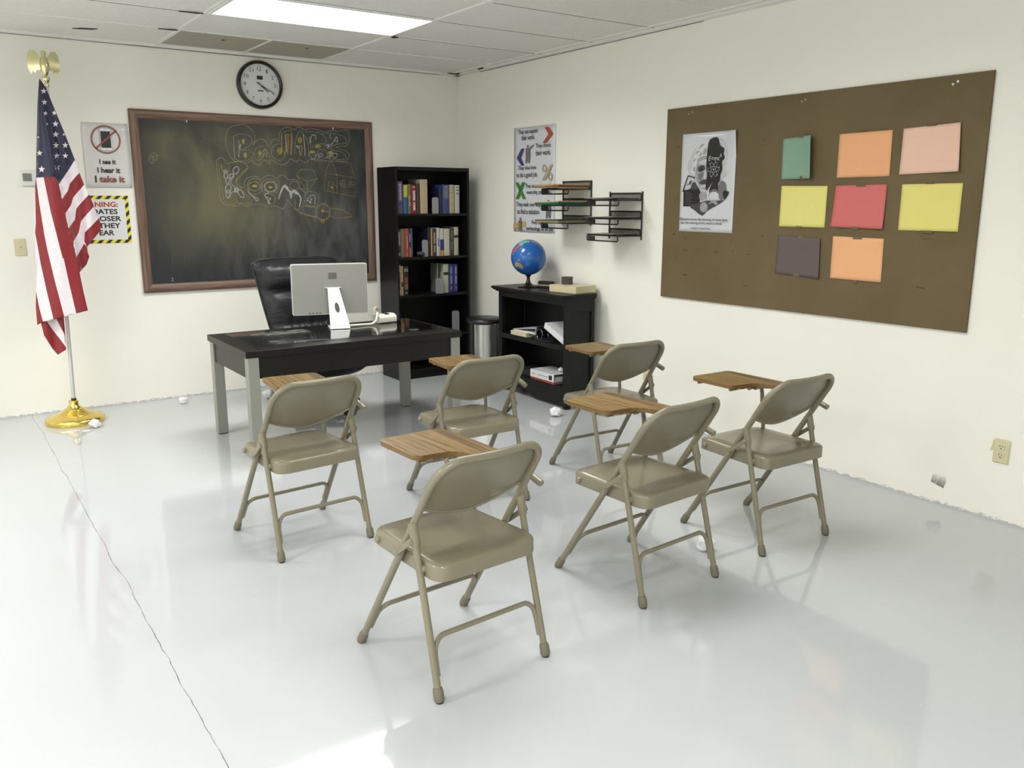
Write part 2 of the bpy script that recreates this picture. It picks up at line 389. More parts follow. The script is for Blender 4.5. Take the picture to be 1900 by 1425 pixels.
def hand(name, deg, L, w_, tail, y, m):
    a = math.radians(90 - deg); c, s_ = math.cos(a), math.sin(a)
    P = [(-tail, -w_), (L * 0.9, -w_ * 0.8), (L, 0), (L * 0.9, w_ * 0.8), (-tail, w_)]
    MB().prism([(x * c - z * s_, x * s_ + z * c) for x, z in P], 1, y, y - 0.0015).build(name, m, t, 0)
hand('hour_hand', 130, 0.085, 0.0035, 0.025, -0.019, M_INK); hand('minute_hand', 119, 0.120, 0.003, 0.03, -0.022, M_INK)
hand('second_hand', 172, 0.04, 0.0015, 0.02, -0.0245, mat('grey_hand', (0.3, 0.3, 0.3), 0.5))
# ------------------------------------------------------------------ paper-on-wall things
M_PAPER = mat('white_print', (0.74, 0.74, 0.75), 0.4, var=0.015); M_RED = mat('red_ink', (0.42, 0.035, 0.03), 0.5); M_BLACK = mat('print_black', (0.018, 0.018, 0.018), 0.5)
M_REDBROWN = mat('dull_red_ink', (0.25, 0.07, 0.055), 0.5); M_LAM = mat('laminate_film', (0.66, 0.65, 0.645), 0.12, var=0.03)
t = thing('phone_ban_poster', 'white poster with a crossed-out phone and the words I take it', 'poster', (-2.933, 0, 1.815))
MB().grid(lambda u, v: (-0.150 + 0.300 * u, -0.004 - 0.006 * abs(u - 0.5) ** 2 - 0.004 * math.sin(v * 3), -0.223 + 0.446 * v), 10, 10).build('sheet', M_LAM, t, solid=0.001)
YP = -0.0125
b = MB().ring((0.0, 0.110), 0.0875, 0.0975, YP - 0.0014); s45 = 0.707
P = [(-0.092, -0.006), (0.092, -0.006), (0.092, 0.006), (-0.092, 0.006)]; a = math.radians(42); b.flat([(x * math.cos(a) - z * math.sin(a), 0.110 + x * math.sin(a) + z * math.cos(a)) for x, z in P], YP - 0.0014)
b.build('ban_ring', M_REDBROWN, t, 0)
b = MB(); rr = lambda x0, x1, z0, z1, r: [(p.x, p.y) for p in round_corners([Vector((x0, z0)), Vector((x1, z0)), Vector((x1, z1)), Vector((x0, z1))], r)]
b.flat(rr(-0.0375, 0.0375, 0.033, 0.187, 0.012), YP, 1); b.flat(rr(-0.036, 0.036, 0.0345, 0.1855, 0.011), YP - 0.0004, 0); b.flat([(-0.032, 0.053), (0.032, 0.053), (0.032, 0.167), (-0.032, 0.167)], YP - 0.0008, 1)
b.ring((0, 0.0435), 0.0055, 0.0065, YP - 0.0008, 1, 20); b.flat([(-0.009, 0.1765), (0.009, 0.1765), (0.009, 0.178), (-0.009, 0.178)], YP - 0.0008, 1)
b.build('phone_picture', [M_PAPER, M_BLACK], t, 0)
b = MB(); b.text('I see it', -0.055, 0.052, -0.060, -0.026, YP, 0, 0.03); b.text('I hear it', -0.073, 0.077, -0.120, -0.082, YP, 0, 0.03); b.text('I', -0.094, -0.084, -0.186, -0.140, YP, 0, 0.035); b.text('take it', -0.066, 0.102, -0.186, -0.140, YP, 1, 0.035)
b.build('lettering', [M_BLACK, M_REDBROWN], t, 0)
def hazard_mat():
    t = NT('hazard_stripes'); sep = t.n('ShaderNodeSeparateXYZ'); t.lk(t.tc.outputs['Object'], sep.inputs[0])
    d = t.math('FRACT', t.math('MULTIPLY', t.math('SUBTRACT', sep.outputs[0], sep.outputs[2]), 17.0)); k = t.math('GREATER_THAN', d, 0.5)
    return t.set(Base_Color=t.mix(k, (0.78, 0.70, 0.035), (0.015, 0.015, 0.015)), Roughness=0.4)
t = thing('warning_sign', 'white warning sign with yellow and black striped border behind the flag', 'sign', (-3.035, 0, 1.368))
HW, HH = 0.215, 0.168
MB().box(-HW, HW, -0.003, 0, -HH, HH).build('sheet', M_PAPER, t, 0)
b = MB()
for q in ([(-HW, -HH), (HW, -HH), (HW, -HH + 0.024), (-HW, -HH + 0.024)], [(-HW, HH - 0.024), (HW, HH - 0.024), (HW, HH), (-HW, HH)], [(-HW, -HH + 0.024), (-HW + 0.024, -HH + 0.024), (-HW + 0.024, HH - 0.024), (-HW, HH - 0.024)], [(HW - 0.024, -HH + 0.024), (HW, -HH + 0.024), (HW, HH - 0.024), (HW - 0.024, HH - 0.024)]): b.flat(q, -0.0034)
b.build('striped_border', hazard_mat(), t, 0)
b = MB()
for s_, xr, z, m in (('WARNING:', 0.143, 0.088, 1), ('DUE DATES', 0.137, 0.038, 0), ('ARE CLOSER', 0.158, -0.012, 0), ('THAN THEY', 0.148, -0.062, 0), ('APPEAR', 0.103, -0.112, 0)):
    wd = {'WARNING:': 0.29, 'DUE DATES': 0.30, 'ARE CLOSER': 0.345, 'THAN THEY': 0.32, 'APPEAR': 0.20}[s_]
    b.text(s_, xr - wd, xr, z, z + 0.037, -0.0034, m, 0.032)
b.build('lettering', [M_BLACK, M_RED], t, 0)
# maths poster on the right wall
def ruled_mat():
    t = NT('ruled_paper'); sep = t.n('ShaderNodeSeparateXYZ'); t.lk(t.tc.outputs['Object'], sep.inputs[0])
    d = t.math('FRACT', t.math('MULTIPLY', sep.outputs[2], 72.0)); k = t.math('LESS_THAN', d, 0.16)
    return t.set(Base_Color=t.mix(k, (0.64, 0.655, 0.69), (0.50, 0.53, 0.60)), Roughness=0.35)
t = thing('maths_poster', 'tall ruled poster with maths symbols and short sentences, behind the left file rack', 'poster', (0, -1.148, 1.668), RW)
MB().grid(lambda u, v: (-0.28 + 0.56 * u, -0.003 - 0.006 * max(0, 0.12 - v) * 8 * math.sin(u * 3.1) ** 2, -0.413 + 0.826 * v), 12, 16).build('sheet', ruled_mat(), t, solid=0.001)
cv = {'r': (0.36, 0.075, 0.03), 'b': (0.05, 0.04, 0.16), 't': (0.40, 0.32, 0.20), 'g': (0.06, 0.20, 0.04), 'k': (0.03, 0.03, 0.035), 'w': (0.50, 0.36, 0.14), 'y': (0.16, 0.15, 0.15)}
MS = {k: mat('poster_ink_' + n_, cv[k], 0.5) for k, n_ in zip('rbtgkwy', ('brick', 'navy', 'tan', 'green', 'black', 'ruler', 'grey'))}
def mp(cx, cy):                          # from the sheet's own layout (0..1 across, 0..1 down) to its plane
    return (-0.28 + 0.56 * cx, 0.413 - 0.826 * cy)
YS = -0.0105
lines = [('They can explain', 0.12, 0.60, 0.022, 0.075), ('their work.', 0.20, 0.52, 0.075, 0.122), ('They check', 0.55, 0.90, 0.165, 0.215), ('their work.', 0.55, 0.90, 0.225, 0.275), ('They take time', 0.12, 0.56, 0.362, 0.412), ('to do a good job.', 0.08, 0.60, 0.425, 0.485), ('They use math to solve', 0.30, 0.95, 0.535, 0.585), ('everyday problems.', 0.34, 0.93, 0.595, 0.645), ('They seek new ways', 0.08, 0.70, 0.71, 0.765), ('to find a solution.', 0.10, 0.66, 0.775, 0.825), ('They use', 0.45, 0.72, 0.885, 0.93), ('technology as an aid.', 0.33, 0.98, 0.945, 0.99)]
b = MB()
for s_, x0, x1, y0, y1 in lines:
    p0 = mp(x0, y1); p1 = mp(x1, y0); b.text(s_, p0[0], p1[0], p0[1], p1[1], YS, 0, 0.012)
b.build('lettering', MS['k'], t, 0)
b = MB()
def pl(pts, m): b.flat([mp(*p) for p in pts], YS, m)
pl([(0.755, 0.022), (0.85, 0.022), (0.955, 0.088), (0.80, 0.165), (0.71, 0.165), (0.85, 0.088)], 0)
pl([(0.20, 0.20), (0.275, 0.20), (0.19, 0.285), (0.27, 0.36), (0.20, 0.36), (0.085, 0.285)], 1)
pl([(0.90, 0.365), (0.96, 0.365), (0.79, 0.505), (0.70, 0.505)], 2)
for c in ((0.76, 0.395), (0.90, 0.475)): p = mp(*c); b.ring(p, 0.017, 0.029, YS, 2, 24)
pl([(0.05, 0.52), (0.13, 0.52), (0.32, 0.68), (0.24, 0.68)], 3); pl([(0.22, 0.52), (0.30, 0.52), (0.14, 0.68), (0.06, 0.68)], 3)
for bx, by in ((0.36, 0.17), (0.86, 0.69), (0.18, 0.86)):     # small drawn people
    pl([(bx - 0.02, by), (bx + 0.02, by), (bx + 0.025, by + 0.025), (bx - 0.025, by + 0.025)], 4)
    pl([(bx - 0.05, by + 0.03), (bx + 0.05, by + 0.03), (bx + 0.06, by + 0.10), (bx + 0.045, by + 0.17), (bx + 0.01, by + 0.17), (bx, by + 0.11), (bx - 0.02, by + 0.17), (bx - 0.055, by + 0.17), (bx - 0.05, by + 0.10)] if by < 0.8 else [(bx - 0.05, by + 0.03), (bx + 0.05, by + 0.03), (bx + 0.045, by + 0.13), (bx - 0.045, by + 0.13)], 4)
pl([(0.40, 0.195), (0.50, 0.17), (0.51, 0.18), (0.41, 0.215)], 4)
pl([(0.0, 0.92), (0.32, 0.895), (0.32, 0.945), (0.0, 0.975)], 5)
b.build('printed_symbols', [MS['r'], MS['b'], MS['t'], MS['g'], MS['y'], MS['w']], t, 0)
# ------------------------------------------------------------------ chalkboard
def wood_mat(name, c0, c1, axis=0, sc=1.0, rough=0.45):
    t = NT(name); s = [60 * sc] * 3; s[axis] = 3 * sc
    v = t.mapped(scale=tuple(s)); f = t.noise(v, 1.0, 4, 0.6, 0.4); g = t.noise(t.mapped(), 3, 2)
    c = t.mix(t.ramp(f, [(0.35, 0.0), (0.65, 1.0)]), c0, c1); t.bump(f, 0.1, 0.002)
    return t.set(Base_Color=t.mix(t.math('MULTIPLY', g, 0.35), c, c0), Roughness=rough)
M_WX = wood_mat('brown_frame_wood_across', (0.105, 0.060, 0.040), (0.235, 0.148, 0.107), 0); M_WZ = wood_mat('brown_frame_wood_upright', (0.105, 0.060, 0.040), (0.235, 0.148, 0.107), 2)
def board_mat():
    t = NT('slate_with_chalk_dust'); v = t.mapped()
    sep = t.n('ShaderNodeSeparateXYZ'); t.lk(v, sep.inputs[0]); X, Z = sep.outputs[0], sep.outputs[2]
    n1 = t.noise(t.mapped(scale=(1.0, 1, 0.55)), 2.3, 4, 0.55, 0.6); n2 = t.noise(t.mapped(scale=(2.6, 1, 0.9)), 3.2, 5, 0.62, 0.5); n3 = t.noise(v, 60, 3, 0.6)
    # yellowish dust over the left and middle
    fx = t.ramp(t.math('ADD', t.math('MULTIPLY', X, 0.5), 0.5), [(0.03, 0.0), (0.14, 0.8), (0.32, 1.0), (0.50, 0.75), (0.70, 0.22), (0.95, 0.05)])
    fz = t.ramp(t.math('ADD', t.math('MULTIPLY', Z, 0.75), 0.5), [(0.12, 0.0), (0.30, 0.55), (0.45, 1.0), (0.85, 0.95), (0.97, 0.25)])
    y = t.math('MULTIPLY', t.math('MULTIPLY', fx, fz), t.ramp(n1, [(0.36, 0.22), (0.58, 1.0)]))
    gz = t.ramp(t.math('ADD', t.math('MULTIPLY', Z, 0.75), 0.5), [(0.0, 0.25), (0.12, 0.75), (0.45, 1.0), (0.62, 0.45), (0.95, 0.3)])
    gx = t.ramp(t.math('ADD', t.math('MULTIPLY', X, 0.5), 0.5), [(0.05, 0.1), (0.30, 0.35), (0.52, 1.0), (0.93, 0.9), (0.99, 0.2)])
    gr = t.math('MULTIPLY', t.math('MULTIPLY', gz, gx), t.ramp(n2, [(0.40, 0.08), (0.62, 1.0)]))
    c = t.mix(t.math('MULTIPLY', gr, 0.62), (0.020, 0.022, 0.026), (0.125, 0.126, 0.13))
    c = t.mix(t.math('MULTIPLY', y, 0.85), c, (0.145, 0.132, 0.068))
    c = t.mix(t.math('MULTIPLY', n3, 0.12), c, (0.10, 0.10, 0.095))
    return t.set(Base_Color=c, Roughness=0.55, Specular_IOR_Level=0.3)
CX, CZ = -1.818, 1.486; cw, chh, fw = 0.951, 0.661, 0.066
t = thing('chalkboard', 'large brown-framed chalkboard with yellow and white chalk drawings', 'chalkboard', (CX, 0, CZ))
MB().box(-cw + fw - 0.01, cw - fw + 0.01, -0.012, 0, -chh + fw - 0.01, chh - fw + 0.01).build('writing_surface', board_mat(), t, 0)
prof = [(0.0, 0.0), (0.0, 0.020), (0.010, 0.030), (0.026, 0.031), (0.046, 0.023), (0.056, 0.021), (0.066, 0.012), (0.066, 0.0)]
def frame_side(P0, P1, inx, inz, m):
    vs_ = []
    for P, sg in ((P0, 1), (P1, -1)):
        for d, h in prof:
            k = (P[0] + inx * d + (sg * d if inx == 0 else 0), -h, P[1] + inz * d + (sg * d if inz == 0 else 0)); vs_.append(k)
    n = len(prof); fs = [(i, (i + 1) % n, n + (i + 1) % n, n + i) for i in range(n)]
    b = MB().add(vs_, fs); o = b.build('frame_rail', m, t, 50)
    bm = bmesh.new(); bm.from_mesh(o.data); bmesh.ops.recalc_face_normals(bm, faces=bm.faces); bm.to_mesh(o.data); bm.free()
frame_side((-cw, chh), (cw, chh), 0, -1, M_WX); frame_side((-cw, -chh), (cw, -chh), 0, 1, M_WX)
frame_side((-cw, -chh), (-cw, chh), 1, 0, M_WZ); frame_side((cw, -chh), (cw, chh), -1, 0, M_WZ)
def chalk(name, c, a):
    q = NT(name); f = q.noise(q.mapped(), 220, 3, 0.7); al = q.ramp(f, [(0.34, a * 0.35), (0.6, a)])
    tr = q.n('ShaderNodeBsdfTransparent'); mx = q.n('ShaderNodeMixShader'); q.lk(al, mx.inputs[0]); q.lk(tr.outputs[0], mx.inputs[1]); q.lk(q.b.outputs[0], mx.inputs[2]); q.lk(mx.outputs[0], q.out.inputs[0])
    return q.set(Base_Color=c, Roughness=0.9, Specular_IOR_Level=0.1)
M_CH = [chalk('pale_chalk', (0.34, 0.31, 0.20), 0.95), chalk('white_chalk', (0.50, 0.50, 0.49), 0.78), chalk('yellow_chalk', (0.50, 0.43, 0.09), 0.8), chalk('orange_chalk', (0.40, 0.28, 0.09), 0.9), chalk('faint_chalk', (0.40, 0.34, 0.14), 0.22)]
YB = -0.0126
def cb(x, y):
    p = at(400 + x / 7.037, 225 + y / 7.037, 1, -0.012); return (p.x - CX, p.z - CZ)
def stroke(b, pts, w_=0.0042, m=0, sm=5, closed=False):
    P = [cb(*p) for p in pts]
    if sm: P = [(q.x, q.y) for q in smooth_path([Vector((p[0], p[1])) for p in P], sm, closed)]
    b.ribbon(P, w_ * 0.78, YB - 0.0001 * len(b.v) / 4000, m, closed)
b = MB()
# outline round the upper word, letters of the upper word
stroke(b, [(250, 520), (180, 440), (130, 270), (160, 110), (260, 50), (380, 50), (490, 130), (515, 220), (490, 310), (540, 250), (610, 235), (665, 280), (690, 330), (730, 260), (790, 235), (830, 265), (830, 160), (900, 85), (980, 85), (1025, 110), (1080, 75), (1130, 90), (1160, 115), (1230, 95), (1330, 110), (1420, 140), (1530, 120), (1600, 135), (1720, 115), (1745, 200), (1720, 310), (1590, 335), (1600, 355), (1700, 390), (1745, 440), (1690, 520), (1450, 515), (1340, 520), (1230, 500), (1180, 545), (1095, 500), (1050, 530), (980, 490), (930, 550), (840, 565), (735, 505), (700, 560), (630, 510), (570, 575), (500, 545), (475, 505), (420, 540), (340, 540), (290, 520)], 0.0045, 0, 5, True)
stroke(b, [(235, 190), (240, 350), (250, 500)], 0.004, 1); stroke(b, [(245, 190), (330, 165), (440, 190), (480, 260), (430, 330), (350, 370), (450, 385), (490, 440), (440, 500), (330, 520), (255, 490)], 0.004, 0)
stroke(b, [(300, 250), (310, 340), (300, 470)], 0.006, 1); stroke(b, [(345, 380), (300, 340), (330, 300), (320, 360)], 0.006, 1)
stroke(b, [(620, 325), (540, 345), (505, 420), (540, 510), (620, 480), (640, 370), (700, 440), (700, 520), (640, 500)], 0.0042, 0)
stroke(b, [(560, 480), (600, 420), (650, 360), (670, 470), (640, 420), (580, 500)], 0.006, 0)
stroke(b, [(850, 295), (770, 310), (725, 400), (760, 480), (850, 510), (900, 440), (850, 300)], 0.0042, 0)
for x in (860, 915, 945, 985): stroke(b, [(x, 165), (x + 3, 300), (x - 6, 430)], 0.010, 3)
stroke(b, [(860, 160), (920, 135), (990, 120), (1000, 260), (985, 440)], 0.0045, 3); stroke(b, [(910, 180), (925, 300), (930, 400)], 0.006, 1)
stroke(b, [(1030, 430), (1045, 250), (1100, 130), (1150, 170), (1205, 280), (1215, 470)], 0.0042, 0); stroke(b, [(1050, 320), (1080, 350), (1060, 310)], 0.008, 1)
stroke(b, [(1145, 170), (1165, 350), (1165, 450)], 0.008, 1); stroke(b, [(1080, 330), (1130, 330), (1110, 450), (1090, 340)], 0.008, 0)
stroke(b, [(1180, 140), (1280, 140), (1380, 165), (1440, 230), (1430, 290), (1330, 300), (1260, 340), (1230, 280), (1230, 200)], 0.0042, 0); stroke(b, [(1240, 290), (1245, 200), (1300, 180), (1310, 240)], 0.008, 1)
stroke(b, [(1380, 170), (1400, 160), (1520, 160), (1650, 190), (1710, 250), (1690, 290), (1580, 300), (1510, 340), (1530, 380), (1640, 400), (1700, 460), (1660, 500), (1500, 490), (1450, 470)], 0.0042, 0)
stroke(b, [(1430, 320), (1480, 300), (1460, 350), (1540, 270), (1580, 200), (1590, 270), (1550, 240)], 0.008, 1); stroke(b, [(1495, 160), (1500, 230)], 0.005, 1)
stroke(b, [(1220, 420), (1260, 490), (1300, 480), (1320, 430), (1290, 450)], 0.006, 1); stroke(b, [(1330, 390), (1350, 460), (1400, 450), (1370, 420), (1340, 490)], 0.006, 1)
stroke(b, [(1240, 490), (1340, 500), (1450, 470), (1440, 380), (1340, 370)], 0.004, 0); stroke(b, [(1460, 470), (1500, 440), (1560, 480), (1590, 430), (1540, 420), (1480, 480)], 0.006, 1)
# outline round the lower word and its letters
stroke(b, [(10, 540), (30, 490), (90, 480), (150, 550), (200, 540), (330, 530), (420, 590), (400, 640), (330, 710), (270, 790), (310, 850), (370, 860), (380, 780), (440, 730), (530, 720), (600, 760), (640, 720), (720, 705), (790, 745), (850, 705), (910, 720), (960, 770), (1020, 755), (1080, 790), (1100, 870), (1150, 920), (1200, 930)], 0.0045, 0)
stroke(b, [(10, 540), (40, 800), (60, 1000), (120, 1085), (290, 1105), (310, 1070), (400, 1105), (480, 1085), (600, 1085), (680, 1120), (780, 1105), (880, 1140), (930, 1080), (940, 1020)], 0.0045, 0)
stroke(b, [(40, 560), (60, 750), (100, 1000), (140, 1060), (265, 1075), (270, 960), (290, 1060), (480, 1060), (400, 960), (310, 850), (265, 770), (340, 680), (425, 600)], 0.0042, 3, 3)
stroke(b, [(170, 560), (180, 680), (200, 720)], 0.0045, 3); stroke(b, [(75, 570), (90, 640), (130, 660)], 0.006, 3)
def loop(cx, cy, rx, ry, w_=0.007, m=1, a=0.0, n=10):
    stroke(b, [(cx + rx * math.cos(i * 2 * PI / n) * math.cos(a) - ry * math.sin(i * 2 * PI / n) * math.sin(a), cy + rx * math.cos(i * 2 * PI / n) * math.sin(a) + ry * math.sin(i * 2 * PI / n) * math.cos(a)) for i in range(n)], w_, m, 4, True)
for q in ((130, 655, 22, 16, 0), (265, 640, 34, 50, 0.4), (135, 710, 25, 40, 0), (210, 715, 25, 30, 0), (160, 770, 25, 40, 0.3), (165, 880, 35, 60, 0.1), (165, 950, 28, 50, 0.1), (275, 895, 22, 30, 0.2), (330, 945, 28, 60, -0.6), (265, 900, 20, 28, 0)): loop(*q[:4], 0.008, 1, q[4])
stroke(b, [(240, 680), (200, 800), (250, 860), (270, 920), (210, 930), (160, 1000)], 0.006, 1)
loop(510, 850, 100, 105, 0.0042, 0); loop(505, 850, 75, 60, 0.006, 0); loop(700, 850, 105, 95, 0.0042, 0); loop(715, 855, 78, 65, 0.008, 1)
stroke(b, [(420, 880), (440, 940), (490, 980), (550, 1010), (540, 1040), (500, 1000), (480, 970)], 0.009, 1); stroke(b, [(640, 890), (690, 930), (640, 960), (680, 1000), (720, 1010), (680, 1050), (710, 1075), (650, 990)], 0.009, 1)
stroke(b, [(690, 940), (770, 980), (760, 1070), (640, 1090)], 0.004, 0); stroke(b, [(790, 745), (830, 800), (820, 900), (790, 940)], 0.004, 0)
for i in range(6):
    stroke(b, [(825 + i * 4, 1015 - i * 14), (860 + i * 6, 890 - i * 6), (905 + i * 3, 835 + i * 8), (960 + i * 6, 900 + i * 10), (985 - i * 3, 1010 - i * 20), (1010 + i * 2, 900 + i * 6), (1070 + i * 5, 930 + i * 8), (1115 - i, 1010 + i * 5), (1090, 1120)], 0.011, 1, 4)
loop(1030, 840, 62, 55, 0.004, 0); stroke(b, [(940, 1020), (980, 1080), (1060, 1165), (1200, 1220), (1320, 1250)], 0.0042, 0); stroke(b, [(1035, 1020), (1040, 1130), (1090, 1150)], 0.004, 0)
loop(1250, 1015, 95, 100, 0.0042, 0); stroke(b, [(1190, 1050), (1210, 1000), (1270, 960), (1300, 1000), (1290, 1080)], 0.008, 1); stroke(b, [(1200, 1030), (1250, 1060), (1220, 1060)], 0.010, 1)
stroke(b, [(1095, 870), (1150, 900), (1180, 1000), (1150, 1100), (1300, 1120)], 0.004, 0)
# gem, house, winged watch
for P in ([(1110, 630), (1270, 635), (1330, 745), (1200, 920), (1055, 710), (1110, 630)], [(1055, 710), (1200, 785), (1330, 745)], [(1200, 785), (1200, 920)]): stroke(b, P, 0.004, 0, 0)
for x in (1130, 1165, 1200, 1240, 1265): stroke(b, [(x, 640), (1200, 780)], 0.003, 4, 0)
for x in (1090, 1130, 1165, 1240, 1270): stroke(b, [(x, 745 if x < 1200 else 770), (1200, 900)], 0.003, 4, 0)
for P in ([(1435, 675), (1490, 530), (1520, 520), (1585, 700), (1435, 675), (1418, 905), (1820, 988), (1830, 740), (1585, 700), (1585, 935)], [(1500, 515), (1765, 545), (1808, 735)], [(1470, 900), (1475, 785), (1535, 800), (1530, 915)]): stroke(b, P, 0.004, 3, 0)
stroke(b, [(1632, 850), (1630, 790), (1660, 770), (1690, 800), (1690, 855), (1632, 850)], 0.0036, 0); stroke(b, [(1660, 770), (1660, 850)], 0.003, 0, 0); stroke(b, [(1630, 815), (1690, 825)], 0.003, 0, 0)
for P in ([(1740, 785), (1805, 795), (1800, 865), (1735, 850), (1740, 785)], [(1770, 785), (1765, 860)], [(1735, 820), (1805, 830)]): stroke(b, P, 0.0036, 0, 0)
loop(1518, 862, 10, 8, 0.012, 3); loop(1578, 698, 6, 5, 0.008, 3)
loop(1402, 1185, 98, 108, 0.006, 3, 0, 14); loop(1402, 1185, 85, 95, 0.003, 0, 0, 14); loop(1398, 1170, 14, 12, 0.008, 2); stroke(b, [(1398, 1170), (1490, 1192)], 0.006, 3, 0); stroke(b, [(1398, 1170), (1415, 1105)], 0.006, 3, 0); loop(1400, 1305, 18, 18, 0.010, 3)
stroke(b, [(1305, 1130), (1200, 1100), (1100, 1135), (1075, 1175), (1180, 1225), (1320, 1255)], 0.0045, 3); stroke(b, [(1500, 1135), (1620, 1150), (1720, 1195), (1780, 1240), (1700, 1255), (1590, 1265), (1500, 1240)], 0.0055, 3)
loop(-380, 1, 3, 3, 0.001, 4)
# yellow fillings
for cx, cy, rx, ry in ((362, 262, 16, 34), (388, 442, 20, 34), (575, 415, 17, 34), (838, 390, 34, 48), (1100, 248, 26, 42), (1258, 402, 42, 18), (1335, 328, 38, 26), (1500, 410, 34, 18), (510, 845, 38, 16), (718, 862, 24, 12), (1248, 1020, 10, 12)):
    for k in (0.85, 0.5, 0.15): loop(cx, cy, rx * k, ry * k, 0.006, 2, 0, 8)
b.build('chalk_drawing', M_CH, t, 0)
b = MB()                                 # rubbed swirls, drips and pins
c3 = lambda x, y: ((220 + x / 3.75 - 400) * 7.037, (180 + y / 3.75 - 225) * 7.037)
stroke(b, [c3(*p) for p in ((215, 400), (250, 390), (268, 420), (240, 460), (210, 440), (225, 410), (250, 425), (235, 445), (240, 410), (285, 410))], 0.004, 0)
for x in (460, 375): stroke(b, [c3(x, 260), c3(x - 2, 700), c3(x, 1180)], 0.003, 4)
stroke(b, [c3(705, 230), c3(760, 215)], 0.01, 4); stroke(b, [c3(370, 1258), c3(380, 1262), c3(372, 1275), c3(384, 1282)], 0.006, 1)
b.build('chalk_marks', M_CH, t, 0)
M_PIN = mat('white_pin', (0.75, 0.75, 0.72), 0.35)
for px, py in ((347, 223.5), (619, 237.5)):
    p = at(px, py, 1, -0.03); MB().lathe([(0.0, -0.012), (0.005, -0.011), (0.004, -0.004), (0.002, 0.006)], (0, 0, 0), 10).build('push_pin', M_PIN, t).location = (p.x - CX, -0.018, p.z - CZ)
# ------------------------------------------------------------------ bulletin board and what is pinned to it
def brd_mat():
    q = NT('brown_hardboard'); v = q.mapped(); f = q.noise(v, 2.2, 4, 0.6); g = q.noise(v, 150, 3)
    c = q.mix(q.ramp(f, [(0.3, 0.0), (0.7, 1.0)]), (0.130, 0.098, 0.051), (0.168, 0.129, 0.069)); c = q.mix(q.math('MULTIPLY', g, 0.3), c, (0.12, 0.085, 0.04))
    return q.set(Base_Color=c, Roughness=0.75, Specular_IOR_Level=0.2)
BY, BZ = -3.667, 1.4805
t = thing('bulletin_board', 'large brown bulletin board mounted on the right wall', 'bulletin board', (-0.002, BY, BZ), RW)
MB().add([(-1.037, -0.012, -0.607), (1.037, -0.012, -0.597), (1.033, -0.012, 0.603), (-1.035, -0.012, 0.603), (-1.037, 0, -0.607), (1.037, 0, -0.597), (1.033, 0, 0.603), (-1.035, 0, 0.603)], [(0, 1, 2, 3), (7, 6, 5, 4), (0, 4, 5, 1), (1, 5, 6, 2), (2, 6, 7, 3), (3, 7, 4, 0)]).build('panel', brd_mat(), t, 0)
M_TAPE = mat('dark_tape_residue', (0.055, 0.037, 0.02), 0.35); M_CTAPE = mat('brown_tape', (0.13, 0.085, 0.04), 0.15)
def wl(px, py, d=-0.0125): p = at(px, py, 0, d); return (-(p.y - BY), p.z - BZ)
def w7(x, y): return (1220 + x / 2.85, 120 + y / 2.85)
b = MB()
for x, y, wd, h in ((147, 980, 28, 5), (310, 990, 26, 6), (482, 1003, 24, 3), (145, 1111, 26, 7), (310, 1132, 18, 3), (467, 1171, 26, 4), (1392, 1179, 44, 8), (1432, 921, 46, 5), (148, 917, 8, 8), (556, 905, 8, 8), (391, 930, 8, 6), (88, 895, 10, 8), (110, 435, 14, 8), (586, 422, 6, 6), (568, 396, 10, 6), (92, 244, 4, 6), (102, 1020, 6, 5), (400, 985, 5, 8), (541, 915, 6, 4), (975, 870, 40, 4)):
    c = wl(*w7(x, y)); k = 0.00148 if x < 700 else 0.0012; a = random.uniform(-0.15, 0.15)
    P = [(-wd * k / 1.0 / 2, -h * k / 2), (wd * k / 2, -h * k / 2 * 0.6), (wd * k / 2 * 0.9, h * k / 2), (-wd * k / 2, h * k / 2 * 0.8)]
    b.flat([(c[0] + px * math.cos(a) - pz * math.sin(a), c[1] + px * math.sin(a) + pz * math.cos(a)) for px, pz in P], -0.0124)
b.build('tape_marks', M_TAPE, t, 0)
for x, y in ((1562, 103), (1588, 88), (165, 261), (181, 251), (762, 194), (781, 184)):
    c = wl(*w7(x, y), -0.018); r = 0.006 if x > 1000 else 0.0035
    MB().lathe([(0.0, r), (r * 0.8, r * 0.7), (r, 0.0), (r * 0.5, -r)], (0, 0, 0), 10).build('push_pin', M_PIN, t).location = (c[0], -0.012 - r * 0.4, c[1])
def paper(label, quad, c, curl, tapes, rough=0.75):
    # quad: picture corners top-left, top-right, bottom-right, bottom-left of the sheet on the board
    P = [at(x, y, 0, -0.013) for x, y in quad]; ctr = sum(P, Vector()) / 4
    L = [(-(p.y - ctr.y), p.z - ctr.z) for p in P]
    q = thing('construction_paper', label, 'paper', (-0.0125, ctr.y, ctr.z), RW, 'coloured sheets taped to the bulletin board')
    def fn(u, v):
        x = (L[3][0] * (1 - u) + L[2][0] * u) * (1 - v) + (L[0][0] * (1 - u) + L[1][0] * u) * v
        z = (L[3][1] * (1 - u) + L[2][1] * u) * (1 - v) + (L[0][1] * (1 - u) + L[1][1] * u) * v
        return (x, -0.0012 - curl(u, v), z)
    t_ = NT('paper_' + label.split()[0]); v_ = t_.mapped(); f = t_.noise(v_, 25, 3); col = t_.mix(f, tuple(k * 0.97 for k in c), tuple(min(1, k * 1.03) for k in c)); t_.bump(f, 0.06, 0.003)
    MB().grid(fn, 16, 12).build('sheet', t_.set(Base_Color=col, Roughness=rough, Specular_IOR_Level=0.2), q, solid=0.0006)
    for u, v, wd, h in tapes:
        x, y, z = fn(u, min(max(v, 0), 1)); z += (v - min(max(v, 0), 1)) * 0.225
        MB().box(-wd / 2, wd / 2, -0.0003, 0.0003, -h / 2, h / 2).build('tape', M_CTAPE, q, 0).location = (x, y - 0.0008, z)
    return q
